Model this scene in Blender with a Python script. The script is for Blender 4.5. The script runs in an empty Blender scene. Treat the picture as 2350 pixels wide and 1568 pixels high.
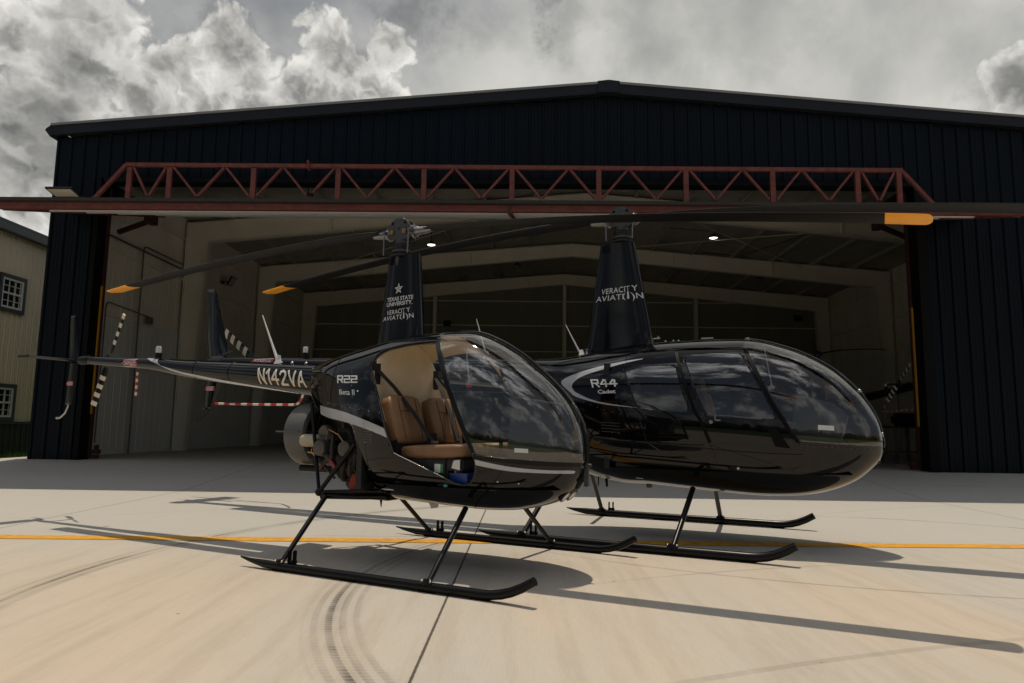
import bpy, bmesh, math, random
import numpy as np
from mathutils import Vector, Matrix
from mathutils.bvhtree import BVHTree
random.seed(7); np.random.seed(7)
PI = math.pi
scene = bpy.context.scene
COL = scene.collection

# ------------------------------------------------------------------ camera
CAM_H, PITCH, ROLL = 1.0202, 0.1225, -0.0126
cd = bpy.data.cameras.new('camera'); cam = bpy.data.objects.new('camera', cd); COL.objects.link(cam)
cd.sensor_width = 36.0; cd.lens = 36.0 * 1608.931 / 2350.0; cd.clip_start = 0.05; cd.clip_end = 6000
_c, _s = math.cos(ROLL), math.sin(ROLL)
fw = Vector((0, math.cos(PITCH), math.sin(PITCH))); up0 = Vector((0, -math.sin(PITCH), math.cos(PITCH))); r0 = Vector((1, 0, 0))
rt = r0 * _c - up0 * _s; up = r0 * _s + up0 * _c
cam.matrix_world = Matrix(((rt.x, up.x, -fw.x, 0), (rt.y, up.y, -fw.y, 0), (rt.z, up.z, -fw.z, CAM_H), (0, 0, 0, 1)))
scene.camera = cam

# ------------------------------------------------------------------ sky and sun
SUN = Vector((0.008, 0.232, 1.0)).normalized()
SUN_EL = math.asin(SUN.z); SUN_ROT = math.atan2(SUN.x, SUN.y)
SKY_STRENGTH = 0.06


def build_world():
    w = bpy.data.worlds.new('World'); scene.world = w; w.use_nodes = True
    nt = w.node_tree; nt.nodes.clear()
    N = nt.nodes.new; L = nt.links.new

    def math_(op, a, b=None, c=None, clamp=False):
        n = N('ShaderNodeMath'); n.operation = op; n.use_clamp = clamp
        for i, v in enumerate((a, b, c)):
            if v is None: continue
            if isinstance(v, (int, float)): n.inputs[i].default_value = v
            else: L(v, n.inputs[i])
        return n.outputs[0]

    def mapr(v, a, b, c=0.0, d=1.0, smooth=True):
        n = N('ShaderNodeMapRange'); n.interpolation_type = 'SMOOTHSTEP' if smooth else 'LINEAR'
        L(v, n.inputs['Value'])
        for k, x in (('From Min', a), ('From Max', b), ('To Min', c), ('To Max', d)):
            if isinstance(x, (int, float)): n.inputs[k].default_value = x
            else: L(x, n.inputs[k])
        return n.outputs['Result']

    def mixc(f, a, b):
        n = N('ShaderNodeMix'); n.data_type = 'RGBA'
        for s, v in ((n.inputs[0], f), (n.inputs[6], a), (n.inputs[7], b)):
            if isinstance(v, (int, float)): s.default_value = v
            elif isinstance(v, tuple): s.default_value = v + (1,) if len(v) == 3 else v
            else: L(v, s)
        return n.outputs[2]

    def vadd(a, t):
        n = N('ShaderNodeVectorMath'); n.operation = 'ADD'; L(a, n.inputs[0]); n.inputs[1].default_value = t
        return n.outputs[0]

    def noise(vec, scale, detail, rough, dist=0.0, lac=2.0):
        n = N('ShaderNodeTexNoise'); L(vec, n.inputs['Vector'])
        n.inputs['Scale'].default_value = scale; n.inputs['Detail'].default_value = detail
        n.inputs['Roughness'].default_value = rough; n.inputs['Distortion'].default_value = dist; n.inputs['Lacunarity'].default_value = lac
        return n.outputs['Fac']

    sky = N('ShaderNodeTexSky'); sky.sky_type = 'NISHITA'; sky.sun_disc = False
    sky.sun_elevation = SUN_EL; sky.sun_rotation = SUN_ROT; sky.dust_density = 2.0
    sc = N('ShaderNodeVectorMath'); sc.operation = 'SCALE'; L(sky.outputs[0], sc.inputs[0]); sc.inputs['Scale'].default_value = SKY_STRENGTH
    blue = sc.outputs[0]
    tc = N('ShaderNodeTexCoord'); d = tc.outputs['Generated']
    nrm = N('ShaderNodeVectorMath'); nrm.operation = 'NORMALIZE'; L(d, nrm.inputs[0]); d = nrm.outputs[0]
    sep = N('ShaderNodeSeparateXYZ'); L(d, sep.inputs[0])
    # cumulus heaps stand at fixed bearings; noise breaks up their outlines
    warp = N('ShaderNodeTexNoise'); L(d, warp.inputs['Vector']); warp.inputs['Scale'].default_value = 9.0; warp.inputs['Detail'].default_value = 5; warp.inputs['Roughness'].default_value = 0.6
    wv = N('ShaderNodeVectorMath'); wv.operation = 'MULTIPLY_ADD'; L(warp.outputs['Color'], wv.inputs[0]); wv.inputs[1].default_value = (0.075,) * 3; L(d, wv.inputs[2])
    dw = vadd(wv.outputs[0], (-0.0375,) * 3)

    def dist(vec, c):
        n = N('ShaderNodeVectorMath'); n.operation = 'DISTANCE'; L(vec, n.inputs[0]); n.inputs[1].default_value = c
        return n.outputs['Value']

    def billow(vec):
        t = None
        for sc_, w in ((11.0, .50), (25.0, .30), (58.0, .16)):
            b = math_('ABSOLUTE', math_('MULTIPLY_ADD', noise(vec, sc_, 1.0, .5), 2.0, -1.0)); b = math_('MULTIPLY', b, w * 2.2)
            t = b if t is None else math_('ADD', t, b)
        return t
    w2 = N('ShaderNodeTexNoise'); L(d, w2.inputs['Vector']); w2.inputs['Scale'].default_value = 6.5; w2.inputs['Detail'].default_value = 6; w2.inputs['Roughness'].default_value = 0.62
    wz = N('ShaderNodeVectorMath'); wz.operation = 'MULTIPLY_ADD'; L(w2.outputs['Color'], wz.inputs[0]); wz.inputs[1].default_value = (0.26,) * 3; L(d, wz.inputs[2])
    dk = vadd(wz.outputs[0], (-0.13,) * 3)
    bl = billow(dw); bl2 = billow(vadd(dw, (0.004, 0.006, 0.016)))
    m = None
    for x, y, z, r in PUFFS:
        t = math_('MULTIPLY_ADD', dist(dw, (x, y, z)), -1.0 / r, 1.0)
        m = t if m is None else math_('MAXIMUM', m, t)
    fine = noise(d, 42.0, 5.0, 0.62)
    dens = math_('ADD', m, math_('MULTIPLY_ADD', bl, 0.75, -0.34)); dens = math_('ADD', dens, math_('MULTIPLY_ADD', fine, 0.42, -0.19))
    cov = mapr(dens, 0.02, 0.25)
    dark = None
    for x, y, z, r, w in DARKS:
        t = mapr(dist(dk, (x, y, z)), 0.0, 1.5 * r, w, 0.0)
        dark = t if dark is None else math_('MAXIMUM', dark, t)
    lit = mapr(math_('SUBTRACT', bl, bl2), -0.22, 0.22, -0.24, 0.24, False)
    rim = mapr(dens, 0.05, 0.75, 1.0, 0.50)
    br = math_('ADD', rim, math_('ADD', lit, math_('MULTIPLY_ADD', fine, 0.35, -0.175)), clamp=True)
    br = math_('MULTIPLY', br, math_('SUBTRACT', 1.0, dark))
    cum = mixc(br, (0.085, 0.089, 0.091), (0.84, 0.82, 0.77))
    # high smooth sheet, brightest above the ridge and to the right
    sh = noise(vadd(d, (3.1, 1.7, 0.4)), 3.2, 5.0, 0.50, 0.4)
    wisp = noise(vadd(d, (1.0, 4.0, 2.0)), 8.0, 6.0, 0.6, 0.15)
    shv = math_('MULTIPLY_ADD', wisp, 0.35, math_('MULTIPLY', sh, 0.65))
    shv = math_('MULTIPLY', mapr(shv, 0.34, 0.64), math_('MULTIPLY_ADD', dark, -0.8, 1.0))
    sheetR = mixc(shv, (0.36, 0.365, 0.36), (0.67, 0.66, 0.61))
    sheetL = mixc(shv, (0.23, 0.245, 0.265), (0.47, 0.47, 0.455))
    sheet = mixc(mapr(sep.outputs['X'], -0.22, 0.06), sheetL, sheetR)
    sheet = mixc(math_('MULTIPLY', dark, 0.85), sheet, (0.16, 0.165, 0.17))
    front = mixc(cov, sheet, cum)
    # the rest of the sky: broken cloud over blue
    cb = noise(vadd(d, (7.0, 2.0, 5.0)), 3.4, 7.0, 0.58, 0.3)
    cb = mapr(cb, 0.465, 0.585)
    cbc = mixc(mapr(wisp, 0.38, 0.62), (0.38, 0.385, 0.40), (1.05, 1.05, 1.05))
    hi = N('ShaderNodeVectorMath'); hi.operation = 'SCALE'; L(cbc, hi.inputs[0]); L(mapr(sep.outputs['Z'], 0.45, 0.95, 0.52, 1.9), hi.inputs['Scale']); cbc = hi.outputs[0]
    back = mixc(math_('MULTIPLY', cb, 0.9), mixc(0.6, blue, (0.125, 0.135, 0.15)), cbc)
    col = mixc(mapr(sep.outputs['Y'], 0.10, 0.45), back, front)
    bgN = N('ShaderNodeBackground'); L(col, bgN.inputs['Color']); bgN.inputs['Strength'].default_value = 1.0
    out = N('ShaderNodeOutputWorld'); L(bgN.outputs[0], out.inputs[0])


PUFFS = [(-0.491, 0.761, 0.423, 0.0878), (-0.352, 0.818, 0.454, 0.0566), (-0.416, 0.805, 0.423, 0.0555), (-0.239, 0.844, 0.479, 0.0474), (-0.451, 0.806, 0.385, 0.0658), (-0.344, 0.847, 0.406, 0.0747), (-0.218, 0.872, 0.438, 0.0628), (-0.544, 0.765, 0.345, 0.0847), (-0.541, 0.724, 0.427, 0.0575), (-0.556, 0.788, 0.265, 0.0314), (-0.566, 0.791, 0.232, 0.0379), (-0.279, 0.869, 0.409, 0.0681), (-0.161, 0.86, 0.484, 0.0397), (0.555, 0.737, 0.385, 0.046), (-0.398, 0.835, 0.38, 0.068), (-0.298, 0.867, 0.399, 0.0678), (-0.488, 0.81, 0.325, 0.0787), (-0.549, 0.784, 0.29, 0.0759), (-0.186, 0.883, 0.432, 0.0606), (-0.566, 0.757, 0.326, 0.059), (-0.348, 0.866, 0.359, 0.0786), (-0.533, 0.808, 0.251, 0.0466)]
DARKS = [(-0.5, 0.767, 0.402, 0.0604, 0.637), (-0.535, 0.776, 0.335, 0.0756, 0.68), (-0.345, 0.818, 0.46, 0.0335, 0.51), (-0.217, 0.865, 0.452, 0.0341, 0.468), (0.552, 0.738, 0.388, 0.0412, 0.425), (0.187, 0.841, 0.507, 0.0892, 0.187), (-0.561, 0.778, 0.283, 0.0551, 0.425), (-0.407, 0.8, 0.441, 0.029, 0.297), (-0.467, 0.818, 0.337, 0.0848, 0.297), (-0.289, 0.815, 0.502, 0.0595, 0.297), (0.378, 0.797, 0.472, 0.1055, 0.128), (-0.563, 0.73, 0.389, 0.0288, 0.34), (-0.122, 0.835, 0.536, 0.0417, 0.75), (0.024, 0.845, 0.534, 0.0309, 0.85), (0.066, 0.853, 0.518, 0.0396, 0.4), (-0.07, 0.853, 0.517, 0.0339, 0.3), (0.279, 0.814, 0.509, 0.0811, 0.35), (0.167, 0.855, 0.491, 0.0621, 0.35), (0.46, 0.756, 0.465, 0.1004, 0.3)]
build_world()
scene.world.cycles.sampling_method = 'MANUAL'; scene.world.cycles.sample_map_resolution = 256
sl = bpy.data.lights.new('sun', 'SUN'); so = bpy.data.objects.new('sun', sl); COL.objects.link(so)
sl.energy = 3.3; sl.angle = math.radians(0.5); sl.color = (1.0, 0.87, 0.69)
so.rotation_mode = 'QUATERNION'; so.rotation_quaternion = SUN.to_track_quat('Z', 'Y'); so.location = (0, 0, 40)
vs = scene.view_settings
vs.view_transform = 'Standard'; vs.look = 'None'; vs.gamma = 1.0; vs.exposure = 0.0; vs.use_curve_mapping = False
scene.cycles.max_bounces = 8; scene.cycles.diffuse_bounces = 4; scene.cycles.glossy_bounces = 4; scene.cycles.transparent_max_bounces = 16; scene.cycles.caustics_reflective = False; scene.cycles.caustics_refractive = False

# ------------------------------------------------------------------ materials
MATS = {}


def principled(name, col, rough=0.5, metal=0.0, spec=0.5, coat=0.0, emit=None, emit_s=0.0, noise=None, bump=None, coat_rough=0.03):
    """noise=(scale, amount, stretch) varies the base colour; bump=(scale, strength, distance)"""
    if name in MATS: return MATS[name]
    m = bpy.data.materials.new(name); m.use_nodes = True; nt = m.node_tree; b = nt.nodes['Principled BSDF']
    b.inputs['Base Color'].default_value = tuple(col) + (1,)
    b.inputs['Roughness'].default_value = rough; b.inputs['Metallic'].default_value = metal
    b.inputs['Specular IOR Level'].default_value = spec; b.inputs['Coat Weight'].default_value = coat; b.inputs['Coat Roughness'].default_value = coat_rough
    if emit: b.inputs['Emission Color'].default_value = tuple(emit) + (1,); b.inputs['Emission Strength'].default_value = emit_s
    tc = nt.nodes.new('ShaderNodeTexCoord')
    if noise:
        mp = nt.nodes.new('ShaderNodeMapping'); nt.links.new(tc.outputs['Object'], mp.inputs[0])
        if len(noise) > 2: mp.inputs['Scale'].default_value = noise[2]
        n = nt.nodes.new('ShaderNodeTexNoise'); n.inputs['Scale'].default_value = noise[0]; n.inputs['Detail'].default_value = 6; n.inputs['Roughness'].default_value = 0.6
        nt.links.new(mp.outputs[0], n.inputs['Vector'])
        r = nt.nodes.new('ShaderNodeMapRange'); nt.links.new(n.outputs['Fac'], r.inputs['Value'])
        r.inputs['From Min'].default_value = 0.3; r.inputs['From Max'].default_value = 0.7
        r.inputs['To Min'].default_value = 1 - noise[1]; r.inputs['To Max'].default_value = 1 + noise[1]
        v = nt.nodes.new('ShaderNodeVectorMath'); v.operation = 'SCALE'; v.inputs[0].default_value = col; nt.links.new(r.outputs[0], v.inputs['Scale'])
        nt.links.new(v.outputs[0], b.inputs['Base Color'])
    if bump:
        n = nt.nodes.new('ShaderNodeTexNoise'); n.inputs['Scale'].default_value = bump[0]; n.inputs['Detail'].default_value = 4
        nt.links.new(tc.outputs['Object'], n.inputs['Vector'])
        bp = nt.nodes.new('ShaderNodeBump'); bp.inputs['Strength'].default_value = bump[1]; bp.inputs['Distance'].default_value = bump[2]
        nt.links.new(n.outputs['Fac'], bp.inputs['Height']); nt.links.new(bp.outputs[0], b.inputs['Normal'])
    MATS[name] = m
    return m


def glass(name, tint, refl=.10):
    m = bpy.data.materials.new(name); m.use_nodes = True; nt = m.node_tree; nt.nodes.clear()
    t = nt.nodes.new('ShaderNodeBsdfTransparent'); t.inputs[0].default_value = tuple(tint) + (1,)
    g = nt.nodes.new('ShaderNodeBsdfGlossy'); g.inputs['Roughness'].default_value = 0.015; g.inputs['Color'].default_value = (1, 1, 1, 1)
    # Schlick reflectance of a thin sheet, the same from both sides
    ge = nt.nodes.new('ShaderNodeNewGeometry'); dt = nt.nodes.new('ShaderNodeVectorMath'); dt.operation = 'DOT_PRODUCT'; nt.links.new(ge.outputs['Normal'], dt.inputs[0]); nt.links.new(ge.outputs['Incoming'], dt.inputs[1])

    def M(op, a, b_, c=None):
        n = nt.nodes.new('ShaderNodeMath'); n.operation = op
        for i, v in enumerate((a, b_, c)):
            if v is None: continue
            if isinstance(v, (int, float)): n.inputs[i].default_value = v
            else: nt.links.new(v, n.inputs[i])
        return n
    ab = M('ABSOLUTE', dt.outputs['Value'], None); pw = M('POWER', M('SUBTRACT', 1.0, ab.outputs[0]).outputs[0], 5.0)
    ad = M("MULTIPLY_ADD", pw.outputs[0], 0.88, refl); ad.use_clamp = True
    mx = nt.nodes.new('ShaderNodeMixShader'); o = nt.nodes.new('ShaderNodeOutputMaterial')
    nt.links.new(ad.outputs[0], mx.inputs[0]); nt.links.new(t.outputs[0], mx.inputs[1]); nt.links.new(g.outputs[0], mx.inputs[2]); nt.links.new(mx.outputs[0], o.inputs[0])
    MATS[name] = m
    return m


BLACK = principled('gloss_black_paint', (0.0022, 0.0025, 0.0034), 0.035, spec=0.40)
BLACKF = principled('satin_black_paint', (0.0022, 0.0025, 0.0032), 0.13, spec=0.34)
BLACK2 = principled('satin_black_metal', (0.0028, 0.003, 0.0036), 0.28, spec=0.24, noise=(9, .3))
BLADE = principled('blade_black', (0.0035, 0.0034, 0.0036), 0.46, spec=0.2, noise=(4, .2, (.6, 6, 6)))
RUBBER = principled('rubber_black', (0.010, 0.010, 0.011), 0.6)
INNER = principled('cabin_black_trim', (0.010, 0.010, 0.011), 0.7, bump=(220, .4, .002))
WHITE = principled('white_paint', (0.66, 0.67, 0.68), 0.35, noise=(14, .05))
DECAL = principled('white_decal', (0.62, 0.63, 0.64), 0.4)
STRIPE = principled('silver_stripe_paint', (0.40, 0.42, 0.45), 0.22, coat=1.0)
RED = principled('red_paint', (0.42, 0.012, 0.018), 0.4)
CREAMW = principled('cream_stripe_paint', (0.72, 0.66, 0.55), 0.45)
ORANGE = principled('orange_tip_paint', (0.95, 0.40, 0.015), 0.38, noise=(6, .10))
TAN = principled('tan_leather', (0.225, 0.120, 0.055), 0.48, noise=(8, .16), bump=(160, .25, .0015))
PVCG = principled('pale_compass_case', (.35, .35, .34), .4)
CONSOLE = principled('grey_console_vinyl', (0.030, 0.031, 0.034), 0.38, bump=(180, .3, .001))
CREAM = principled('cream_fabric', (0.70, 0.58, 0.40), 0.9, noise=(4, .10), bump=(140, .3, .002))
BELT = principled('belt_webbing', (0.008, 0.008, 0.010), 0.75)
STEEL = principled('bare_steel', (0.42, 0.42, 0.43), 0.33, metal=1.0, noise=(20, .15))
GRIP = principled('brushed_grip', (0.24, 0.24, 0.25), 0.36, metal=1.0, noise=(20, .25))
DSTEEL = principled('grey_hub_paint', (0.042, 0.045, 0.05), 0.42, noise=(18, .2))
BRASS = principled('brass_fitting', (0.45, 0.27, 0.12), 0.35, metal=1.0)
GREYFG = principled('grey_shroud_paint', (0.095, 0.095, 0.095), 0.5, noise=(5, .1))
ALU = principled('dull_aluminium', (0.085, 0.078, 0.07), 0.5, metal=.4, noise=(25, .2))
IVORY = principled('ivory_canister', (0.40, 0.36, 0.27), 0.5, noise=(12, .1))
DUCT = principled('orange_duct', (0.33, 0.055, 0.022), 0.7, bump=(90, .5, .003))
ENG = principled('engine_black', (0.016, 0.015, 0.014), 0.5, noise=(20, .4))
RUSTY = principled('exhaust_steel', (0.10, 0.075, 0.06), 0.55, metal=.6, noise=(16, .4))
BLUEP = principled('blue_plastic', (0.010, 0.045, 0.22), 0.4)
PAPER = principled('paper_label', (0.62, 0.62, 0.58), 0.6)
GREENP = principled('green_label', (0.03, 0.20, 0.09), 0.5)
LENS = principled('clear_lens', (0.55, 0.57, 0.58), 0.08, spec=.8, coat=1.0)
TEAL = principled('teal_lamp_glass', (0.01, 0.16, 0.22), 0.1, coat=1.0)
WS = glass('windshield_glass', (0.88, 0.89, 0.88))
WIN = glass('tinted_window_glass', (0.46, 0.48, 0.49), .10)
NAVY = principled('navy_metal_cladding', (0.0024, 0.0052, 0.0098), 0.34, spec=0.13, noise=(.35, .25, (1, 1, .15)))
NAVYTRIM = principled('navy_metal_trim', (0.010, 0.013, 0.019), 0.4, spec=.25, noise=(1.2, .2))
ROOFM = principled('grey_metal_roof', (0.20, 0.205, 0.215), 0.45, noise=(1, .15))
BLACKST = principled('black_steel', (0.003, 0.003, 0.004), 0.6, spec=0.12)
OXIDE = principled('red_oxide_primer', (0.118, 0.027, 0.020), 0.6, noise=(7, .38))
MAROON = principled('maroon_steel', (0.035, 0.007, 0.007), 0.6, noise=(5, .2))
PRIMEDK = principled('brown_weather_seal', (0.022, 0.016, 0.013), 0.6, noise=(5, .2))
LINER = principled('cream_insulation_liner', (0.68, 0.65, 0.59), 0.85, noise=(1.6, .10, (1, 1, .4)), bump=(9, .5, .03))
LINER2 = principled('grey_wall_liner', (0.60, 0.61, 0.59), 0.6, noise=(1.2, .10, (1, 1, .2)))
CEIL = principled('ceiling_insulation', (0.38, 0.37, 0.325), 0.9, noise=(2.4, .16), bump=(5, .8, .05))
FRAMEM = principled('cream_steel_frame', (0.68, 0.655, 0.58), 0.5, noise=(2, .06))
YELLOW = principled('safety_yellow_paint', (0.42, 0.21, 0.010), 0.5, noise=(3, .12))
PIPE = principled('grey_conduit', (0.11, 0.105, 0.095), 0.5)
LAMP = principled('lamp_black', (0.012, 0.012, 0.012), 0.5)
LAMPON = principled('lit_lamp_lens', (0.9, 0.88, 0.8), 0.4, emit=(1.0, 0.95, 0.80), emit_s=4.0)
LAMPOFF = principled('unlit_lamp_lens', (0.35, 0.35, 0.33), 0.4)
BEIGE = principled('beige_metal_siding', (0.58, 0.495, 0.36), 0.5, noise=(.6, .10, (1, 1, .2)))
GREENM = principled('dark_green_siding', (0.010, 0.017, 0.014), 0.5, noise=(.8, .2, (1, 1, .2)))
TEALTRIM = principled('dark_teal_trim', (0.012, 0.026, 0.034), 0.4)
PVC = principled('white_window_frame', (0.58, 0.60, 0.60), 0.4)
PANE = principled('window_pane', (0.012, 0.014, 0.016), 0.05, coat=1.0)


def concrete_mat():
    m = bpy.data.materials.new('broomed_concrete'); m.use_nodes = True; nt = m.node_tree; b = nt.nodes['Principled BSDF']; N = nt.nodes.new; L = nt.links.new

    def M(op, a, b_=None, c=None, clamp=False):
        n = N('ShaderNodeMath'); n.operation = op; n.use_clamp = clamp
        for i, v in enumerate((a, b_, c)):
            if v is None: continue
            if isinstance(v, (int, float)): n.inputs[i].default_value = v
            else: L(v, n.inputs[i])
        return n.outputs[0]

    def mr(v, a, b_, c=0.0, d=1.0):
        n = N('ShaderNodeMapRange'); n.interpolation_type = 'SMOOTHSTEP'; L(v, n.inputs[0])
        for i, x in enumerate((a, b_, c, d)): n.inputs[i + 1].default_value = x
        return n.outputs[0]

    def mix(f, a, b_):
        n = N('ShaderNodeMix'); n.data_type = 'RGBA'
        for s, v in ((n.inputs[0], f), (n.inputs[6], a), (n.inputs[7], b_)):
            if isinstance(v, (int, float)): s.default_value = v
            elif isinstance(v, tuple): s.default_value = v + (1,)
            else: L(v, s)
        return n.outputs[2]
    tc = N('ShaderNodeTexCoord'); P = tc.outputs['Object']
    sp = N('ShaderNodeSeparateXYZ'); L(P, sp.inputs[0]); X, Y = sp.outputs[0], sp.outputs[1]

    def nz(scale, detail, stretch=(1, 1, 1), rough=.6, rot=0.0, loc=(0, 0, 0)):
        mp = N('ShaderNodeMapping'); L(P, mp.inputs[0]); mp.inputs['Scale'].default_value = stretch; mp.inputs['Rotation'].default_value = (0, 0, rot); mp.inputs['Location'].default_value = loc
        n = N('ShaderNodeTexNoise'); L(mp.outputs[0], n.inputs['Vector']); n.inputs['Scale'].default_value = scale; n.inputs['Detail'].default_value = detail; n.inputs['Roughness'].default_value = rough
        return n.outputs['Fac']
    big = nz(.33, 4, (1.4, .55, 1), .55)
    col = mix(mr(big, .36, .64), (0.395, 0.375, 0.337), (0.450, 0.383, 0.308))
    streak = nz(2.2, 5, (3.4, .22, 1), .6)
    col = mix(M('MULTIPLY', mr(streak, .42, .68), .38), col, (0.325, 0.275, 0.215))
    col = mix(M('MULTIPLY', mr(Y, 5.4, 7.2), .85), col, (0.385, 0.378, 0.352))
    mott = nz(4.5, 7, (1.5, .8, 1), .65)
    col = mix(M('MULTIPLY', mr(mott, .50, .75), .25), col, (0.46, 0.42, 0.36))
    broom = nz(70, 3, (2.2, .09, 1), .7)
    broom2 = nz(170, 2, (2.0, .07, 1), .7, loc=(3, 1, 0))
    br = M('ADD', M('MULTIPLY', broom, .6), M('MULTIPLY', broom2, .4))
    sc = N('ShaderNodeVectorMath'); sc.operation = 'SCALE'; L(col, sc.inputs[0]); L(mr(br, .3, .7, .945, 1.055), sc.inputs['Scale']); col = sc.outputs[0]
    grain = nz(260, 3, (1, 1, 1), .7)
    sc = N('ShaderNodeVectorMath'); sc.operation = 'SCALE'; L(col, sc.inputs[0]); L(mr(grain, .28, .72, .85, 1.13), sc.inputs['Scale']); col = sc.outputs[0]
    # specks and small blots
    vo = N('ShaderNodeTexVoronoi'); L(P, vo.inputs['Vector']); vo.inputs['Scale'].default_value = 1.9
    spk = M('MULTIPLY', mr(vo.outputs['Distance'], .010, .03, 1, 0), .75)
    col = mix(spk, col, (0.05, 0.045, 0.04))
    st = nz(1.1, 6, (1, .8, 1), .7, loc=(5, 9, 0))
    col = mix(M('MULTIPLY', mr(st, .63, .76), .34), col, (0.16, 0.14, 0.12))
    pit = nz(38, 4, (1, 1, 1), .75, loc=(2, 3, 0)); col = mix(M('MULTIPLY', mr(pit, .62, .74), .30), col, (0.20, 0.18, 0.155))

    WEAR = mr(nz(1.3, 4, (1, 1, 1), .65), .38, .58); JIT = M('MULTIPLY', M('SUBTRACT', nz(30, 2), .5), .006); GAP = mr(nz(.8, 2), .4, .55)

    # tyre marks: arcs with a tread of several grooves
    def arc(cx, cy, r, w, strength, grooves, ang=None, soft=.35):
        nonlocal col
        dx, dy = M('SUBTRACT', X, cx), M('SUBTRACT', Y, cy)
        dist = M('SUBTRACT', M('SQRT', M('ADD', M('MULTIPLY', dx, dx), M('MULTIPLY', dy, dy))), r)
        ad = M('ABSOLUTE', dist)
        band = mr(ad, w * (1 - soft), w, 1, 0)
        if grooves:
            g = M('MULTIPLY_ADD', M('SINE', M('MULTIPLY', dist, grooves * PI / w)), .5, .5)
            band = M('MULTIPLY', band, M('MULTIPLY_ADD', mr(g, .25, .7), .75, .25))
            cen = mr(ad, 0.0, w * .38, 1.0, 0.35)
            band = M('MULTIPLY', band, cen)
            th = M('ARCTAN2', dy, dx)
            lug = M('MULTIPLY_ADD', M('SINE', M('ADD', M('MULTIPLY', th, 150 * r), M('MULTIPLY', dist, 60.0))), .5, .5)
            band = M('MULTIPLY', band, M('MULTIPLY_ADD', lug, .35, .65))
        wear = WEAR
        f = M('MULTIPLY', M('MULTIPLY', band, M('MULTIPLY_ADD', wear, .5, .5)), strength)
        if ang:
            f = M('MULTIPLY', f, mr(Y, ang[0], ang[0] + .6)); f = M('MULTIPLY', f, mr(Y, ang[1] - 1.2, ang[1], 1, 0))
        if ang and len(ang) > 2:
            f = M('MULTIPLY', f, mr(X, ang[2] - .4, ang[2] + .4, *((1, 0) if ang[3] < 0 else (0, 1))))
        col = mix(f, col, (0.045, 0.04, 0.036))
    arc(2.53, 4.93, 5.48, .13, 1.0, 3, (2.0, 11.0, .2, -1))
    arc(2.76, 4.67, 3.78, .18, .95, 5, (1.2, 7.6, .6, -1))
    arc(3.44, 5.64, 3.07, .03, .60, 0, (5.0, 9.5, 3.3, 1))
    arc(4.31, 10.34, 5.9, .022, .35, 0, (3.0, 6.5))
    arc(5.63, -7.73, 11.8, .03, .20, 0, (2.0, 4.5))
    arc(4.51, -2.36, 8.18, .02, .30, 0, (4.6, 6.2))
    arc(9.0, 2.0, 8.6, .05, .30, 2, (7.0, 12.0))
    arc(-9.0, 16.0, 9.2, .05, .30, 2, (6.9, 11.0))
    # control joints
    hgt = None
    for jx, slope, wj in ((-.44, .0155, .007), (-4.70, -.03, .006), (5.3, .10, .006), (-9.6, -.03, .006), (10.5, .08, .006)):
        q = M('ABSOLUTE', M('SUBTRACT', M('MULTIPLY_ADD', Y, -slope, X), jx)); q = M('ADD', q, JIT)
        j = mr(q, wj * .6, wj * 1.4, 1, 0); hgt = j if hgt is None else M('MAXIMUM', hgt, j)
    for jy, wj in ((6.72, .004), (1.2, .006), (12.6, .006)):
        q = M('ABSOLUTE', M('SUBTRACT', Y, jy)); q = M('ADD', q, JIT)
        j = M('MULTIPLY', mr(q, wj * .6, wj * 1.4, 1, 0), GAP); hgt = M('MAXIMUM', hgt, j)
    col = mix(M('MULTIPLY', hgt, .88), col, (0.022, 0.018, 0.015))
    # smooth sealed floor inside the hangar
    L(col, b.inputs['Base Color']); b.inputs['Roughness'].default_value = .78; b.inputs['Specular IOR Level'].default_value = .35
    bp = N('ShaderNodeBump'); bp.inputs['Strength'].default_value = .35; bp.inputs['Distance'].default_value = .004
    L(M('SUBTRACT', M('ADD', M('MULTIPLY', br, .7), M('MULTIPLY', grain, .4)), M('MULTIPLY', hgt, 2.0)), bp.inputs['Height']); L(bp.outputs[0], b.inputs['Normal'])
    return m


CONC = concrete_mat()
GRASS = principled('grass_green', (0.055, 0.095, 0.018), 0.9, noise=(1.5, .4), bump=(30, 1, .05))
BLADEG = principled('grass_blade', (0.075, 0.14, 0.022), 0.7, noise=(3, .4))
LEAF = principled('far_foliage', (0.022, 0.036, 0.012), 0.9, noise=(.3, .5))


def line_mat():
    m = principled('worn_yellow_line', (0.55, 0.262, 0.010), .65, noise=(13, .26))
    return m


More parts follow.
